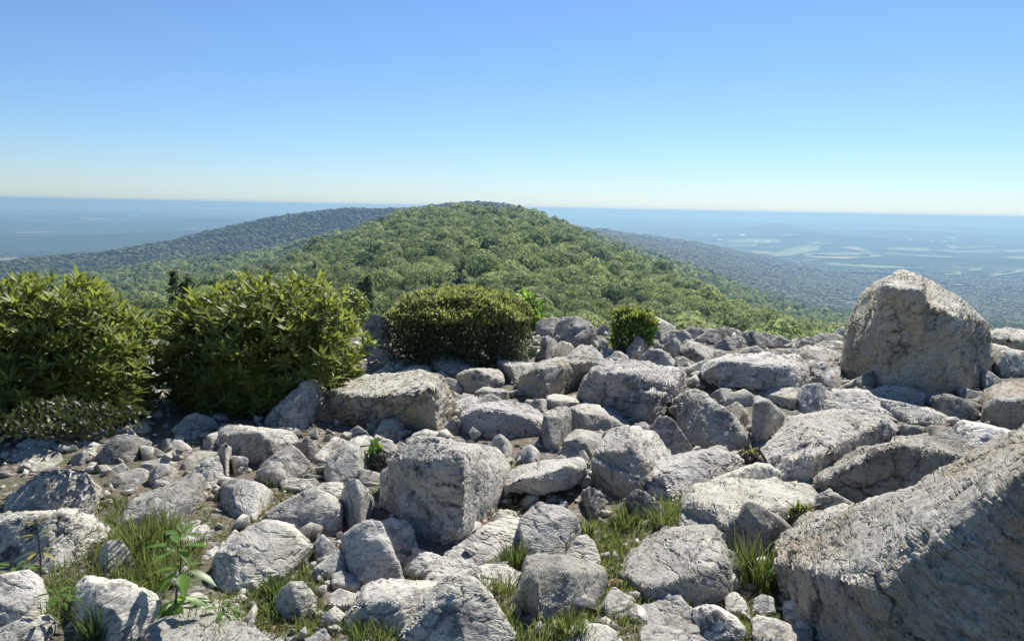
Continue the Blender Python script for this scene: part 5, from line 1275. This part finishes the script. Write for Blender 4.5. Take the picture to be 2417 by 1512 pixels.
PATCH = [  # x, y, half width px, half height px, blades, height m
    (330, 1330, 70, 60, 1500, .17), (300, 1400, 70, 50, 1100, .10), (230, 1300, 60, 35, 500, .12), (255, 1250, 40, 20, 250, .08), (400, 1300, 60, 50, 700, .14), (170, 1400, 50, 50, 500, .12), (120, 1370, 40, 30, 200, .12),
    (560, 1440, 90, 40, 900, .07), (640, 1400, 70, 40, 900, .08), (690, 1440, 60, 60, 700, .06), (730, 1390, 40, 60, 500, .07), (480, 1470, 60, 30, 500, .10), (640, 1490, 80, 20, 300, .05), (760, 1470, 40, 40, 350, .06), (700, 1350, 35, 60, 400, .08),
    (540, 1240, 40, 25, 250, .05), (500, 1195, 60, 20, 350, .05), (660, 1160, 40, 20, 350, .045), (740, 1115, 24, 12, 220, .04), (620, 1210, 40, 30, 260, .05), (420, 1185, 25, 10, 120, .04), (130, 1195, 30, 15, 120, .05), (262, 1195, 45, 30, 350, .10),
    (960, 1370, 40, 25, 500, .06), (940, 1400, 60, 20, 300, .05), (1180, 1420, 35, 60, 600, .10), (1190, 1490, 50, 25, 350, .09), (1330, 1470, 60, 25, 500, .07), (1400, 1440, 60, 25, 450, .08), (1300, 1500, 60, 15, 250, .06),
    (1450, 1360, 40, 50, 900, .06), (1460, 1290, 50, 30, 700, .07), (1500, 1250, 60, 25, 500, .08), (1430, 1330, 30, 60, 400, .06), (1490, 1410, 30, 40, 300, .06), (1570, 1390, 70, 18, 450, .06), (1640, 1420, 50, 14, 250, .05), (1490, 1480, 40, 25, 250, .05),
    (1520, 1215, 70, 25, 500, .12), (1600, 1200, 60, 25, 400, .13), (1440, 1235, 50, 20, 350, .09), (1740, 1440, 50, 40, 450, .06), (1770, 1480, 50, 30, 350, .06), (1690, 1440, 40, 30, 200, .05), (1820, 1420, 40, 20, 250, .06),
    (255, 1028, 14, 6, 120, .05), (820, 1170, 30, 20, 150, .05), (905, 1160, 20, 10, 80, .05), (870, 1320, 20, 20, 100, .06), (1210, 1215, 30, 20, 80, .05), (890, 1490, 40, 20, 300, .10), (340, 1230, 60, 20, 200, .06)]
seeds = []
for x, y, hw_, hh, n, h in PATCH:
    m = max(4, n // 15)
    for _ in range(m):
        seeds.append((gpt(x + rgp.uniform(-1.15, 1.15) * hw_, y + rgp.uniform(-1.1, 1.1) * hh), int(rgp.integers(6, 20)), h * rgp.uniform(.4, .95), .045, (0, 0, 0)))
g1 = blades("grass", seeds, M_GRASS); tag(g1, "short green grass growing between the near rocks", "grass", kind="stuff")
TUFTS = [(330, 1300, 260, .30, .07, "tall wispy grass tuft beside the pale blocky rock at left", M_GRASS), (390, 1270, 220, .26, .06, "leaning grass tuft under the long wedge slab's low end", M_GRASS), (220, 1490, 130, .19, .03, "dark spiky grass tuft at the bottom edge, left corner", M_GRASSD),
         (1215, 1320, 320, .15, .05, "dense deep-green grass tuft in the notch left of the fish-scale slab", M_GRASSD), (1800, 1360, 300, .26, .07, "large long-bladed dark grass tuft against the huge boulder", M_GRASSD), (1760, 1340, 60, .36, .05, "few tall seeding grass stems left of the large dark grass tuft", M_GRASS),
         (1385, 1245, 110, .12, .03, "bright upright grass tuft right of the fish-scale slab's top", M_GRASS), (1475, 1225, 160, .17, .05, "spreading pale grass tuft under the squared block", M_GRASS), (1560, 1230, 90, .2, .05, "thin grass tuft in front of the layered slab", M_GRASS),
         (1650, 1170, 110, .15, .05, "wiry grass tuft on the smooth grey slab's left end", M_GRASS), (650, 1380, 260, .12, .05, "deep-green grass tuft at the right foot of the smooth pyramid boulder", M_GRASSD), (1350, 1480, 260, .13, .05, "bright grass tuft below the notched dark boulder", M_GRASS),
         (850, 1490, 90, .16, .04, "sparse dark grass tuft before the boulder with the dark left face", M_GRASSD), (545, 1190, 40, .13, .02, "few grass blades by the broad rock with the dark cast band", M_GRASS), (640, 1130, 60, .07, .03, "small grass tuft by the tan-and-speckled pyramid boulder", M_GRASS)]
for x, y, n, h, sp, lab, mt in TUFTS:
    tag(blades("grass_tuft", [(gpt(x, y), int(n * .6), h * .85, sp, (-.1, 0, 0)), (gpt(x, y), int(n * .3), h * .5, sp * 1.6, (0, 0, 0))], mt, width=.005), lab, "grass tuft", "grass tufts between the rocks")

# broad-leaved sapling and young plants
def sapling(name, label, stem_px, whorls, mat, part="leaf", leaf_w=.42, n_each=6, seed=1, bark=M_BARK, sr=.006, cat="sapling"):
    rg = np.random.default_rng(seed)
    b = gpt(*stem_px[0]); r = math.hypot(b[0], b[1])
    root = empty(name, b); tag(root, label, cat)
    path = [at(x, y, r) - b for x, y in stem_px]; path[0] = np.array([0, 0, 0.])
    tv, tf = tube(path, np.linspace(sr, sr * .45, len(path)), 6)
    link("stem", mesh_np("stem", tv, tf, True), bark, root)
    for (x, y, L, tilt) in whorls:
        c = at(x, y, r) - b
        for k in range(n_each):
            a = 6.283 * (k + rg.uniform(-.25, .25)) / n_each
            ax = np.array([[math.cos(a), math.sin(a), tilt + rg.uniform(-.2, .2)]])
            l = np.array([L * rg.uniform(.75, 1.15)])
            me = leaves_mesh(part, c[None] + ax * .25 * l[:, None], ax, np.array([[0, 0, 1.0]]), l, l * leaf_w, np.array([rg.uniform(.2, .9)]), .22, .25)
            link(part, me, mat, root)
sapling("broadleaf_sapling", "young sapling with broad ribbed green leaves and a dark stem", [(412, 1443), (416, 1400), (424, 1350), (428, 1310), (426, 1278)], [(428, 1340, .115, -.15), (424, 1290, .10, .1), (430, 1262, .07, .4), (418, 1405, .12, -.4), (440, 1420, .11, -.1)], M_BRIGHT, seed=2)
sapling("young_plant", "thin plant with orange and yellow-green leaves at the left border", [(95, 1365), (96, 1320), (92, 1280), (88, 1235)], [(92, 1300, .07, 0), (90, 1262, .06, .1), (88, 1235, .045, .3)], M_ORANGE, seed=3, n_each=4, leaf_w=.3, cat="plant")
sapling("young_plant", "yellow-green leafy plant in the left border grass", [(35, 1372), (30, 1345), (28, 1330)], [(30, 1338, .075, .1), (20, 1352, .07, 0), (60, 1345, .07, .1)], M_BRIGHT, seed=4, n_each=5, leaf_w=.38, cat="plant")
sapling("young_plant", "small leafy seedling right of the broad-leaved sapling's foot", [(530, 1450), (528, 1438), (526, 1432)], [(528, 1436, .06, .1), (548, 1440, .05, .1)], M_BRIGHT, seed=6, n_each=5, leaf_w=.38, cat="plant")
sapling("young_plant", "weedy plant in the grass left of the lumpy pale boulder", [(150, 1450), (150, 1430), (150, 1415)], [(150, 1420, .06, .1), (130, 1400, .06, .2), (165, 1398, .05, .2)], M_BRIGHT, seed=7, n_each=5, leaf_w=.35, cat="plant")

# fallen leaves on the bare soil
nl = 420
q_ = []
for cx_, cy_, hw_, hh_, n in ((1200, 1190, 50, 30, 150), (1160, 1240, 40, 30, 80), (660, 1180, 60, 30, 60), (1425, 1345, 30, 20, 40), (600, 1470, 80, 30, 60), (1895, 1230, 25, 15, 40)):
    for _ in range(n): q_.append(gpt(cx_ + rgp.uniform(-1, 1) * hw_, cy_ + rgp.uniform(-1, 1) * hh_) + np.array([0, 0, .015]))
q_ = np.array(q_)
axs = rgp.normal(0, 1, q_.shape); axs[:, 2] *= .15
Lq = rgp.uniform(.02, .05, len(q_))
tag(link("fallen_leaves", leaves_mesh("fallen_leaves", q_, axs, unit(np.array([0, 0, 1.0]) + rgp.normal(0, .25, q_.shape)), Lq, Lq * .4, rgp.uniform(0, 1, len(q_)), .3, .1), M_DRY), "dry brown leaves lying on the soil", "fallen leaves", kind="stuff")

# ------------------------------------------------------------------ haze over the whole land
hz = 90.0
me = bpy.data.meshes.new("haze")
bmh = bmesh.new(); bmesh.ops.create_cube(bmh, size=1.0); bmh.to_mesh(me); bmh.free()
haze = link("haze", me)
ztop = max(float(Z.max()) + 7.0, 12.0); zbot = float(Z.min()) - 60.0
haze.scale = (140000, 140000, ztop - zbot); haze.location = (0, 0, (ztop + zbot) / 2)
tag(haze, "pale blue summer haze over the valleys", "haze", kind="stuff")
m, nt, out = mat_new("haze")
pv = nt.nodes.new("ShaderNodeVolumePrincipled")
pv.inputs["Density"].default_value = 1.6e-4
pv.inputs["Color"].default_value = (0.24, 0.40, 0.66, 1)
pv.inputs["Absorption Color"].default_value = (0.152, 0.144, 0.0, 1)
pv.inputs["Anisotropy"].default_value = 0.35
for k_ in ("Density Attribute", "Color Attribute", "Temperature Attribute"):
    pv.inputs[k_].default_value = ""
nt.links.new(pv.outputs[0], out.inputs["Volume"])
me.materials.append(m)
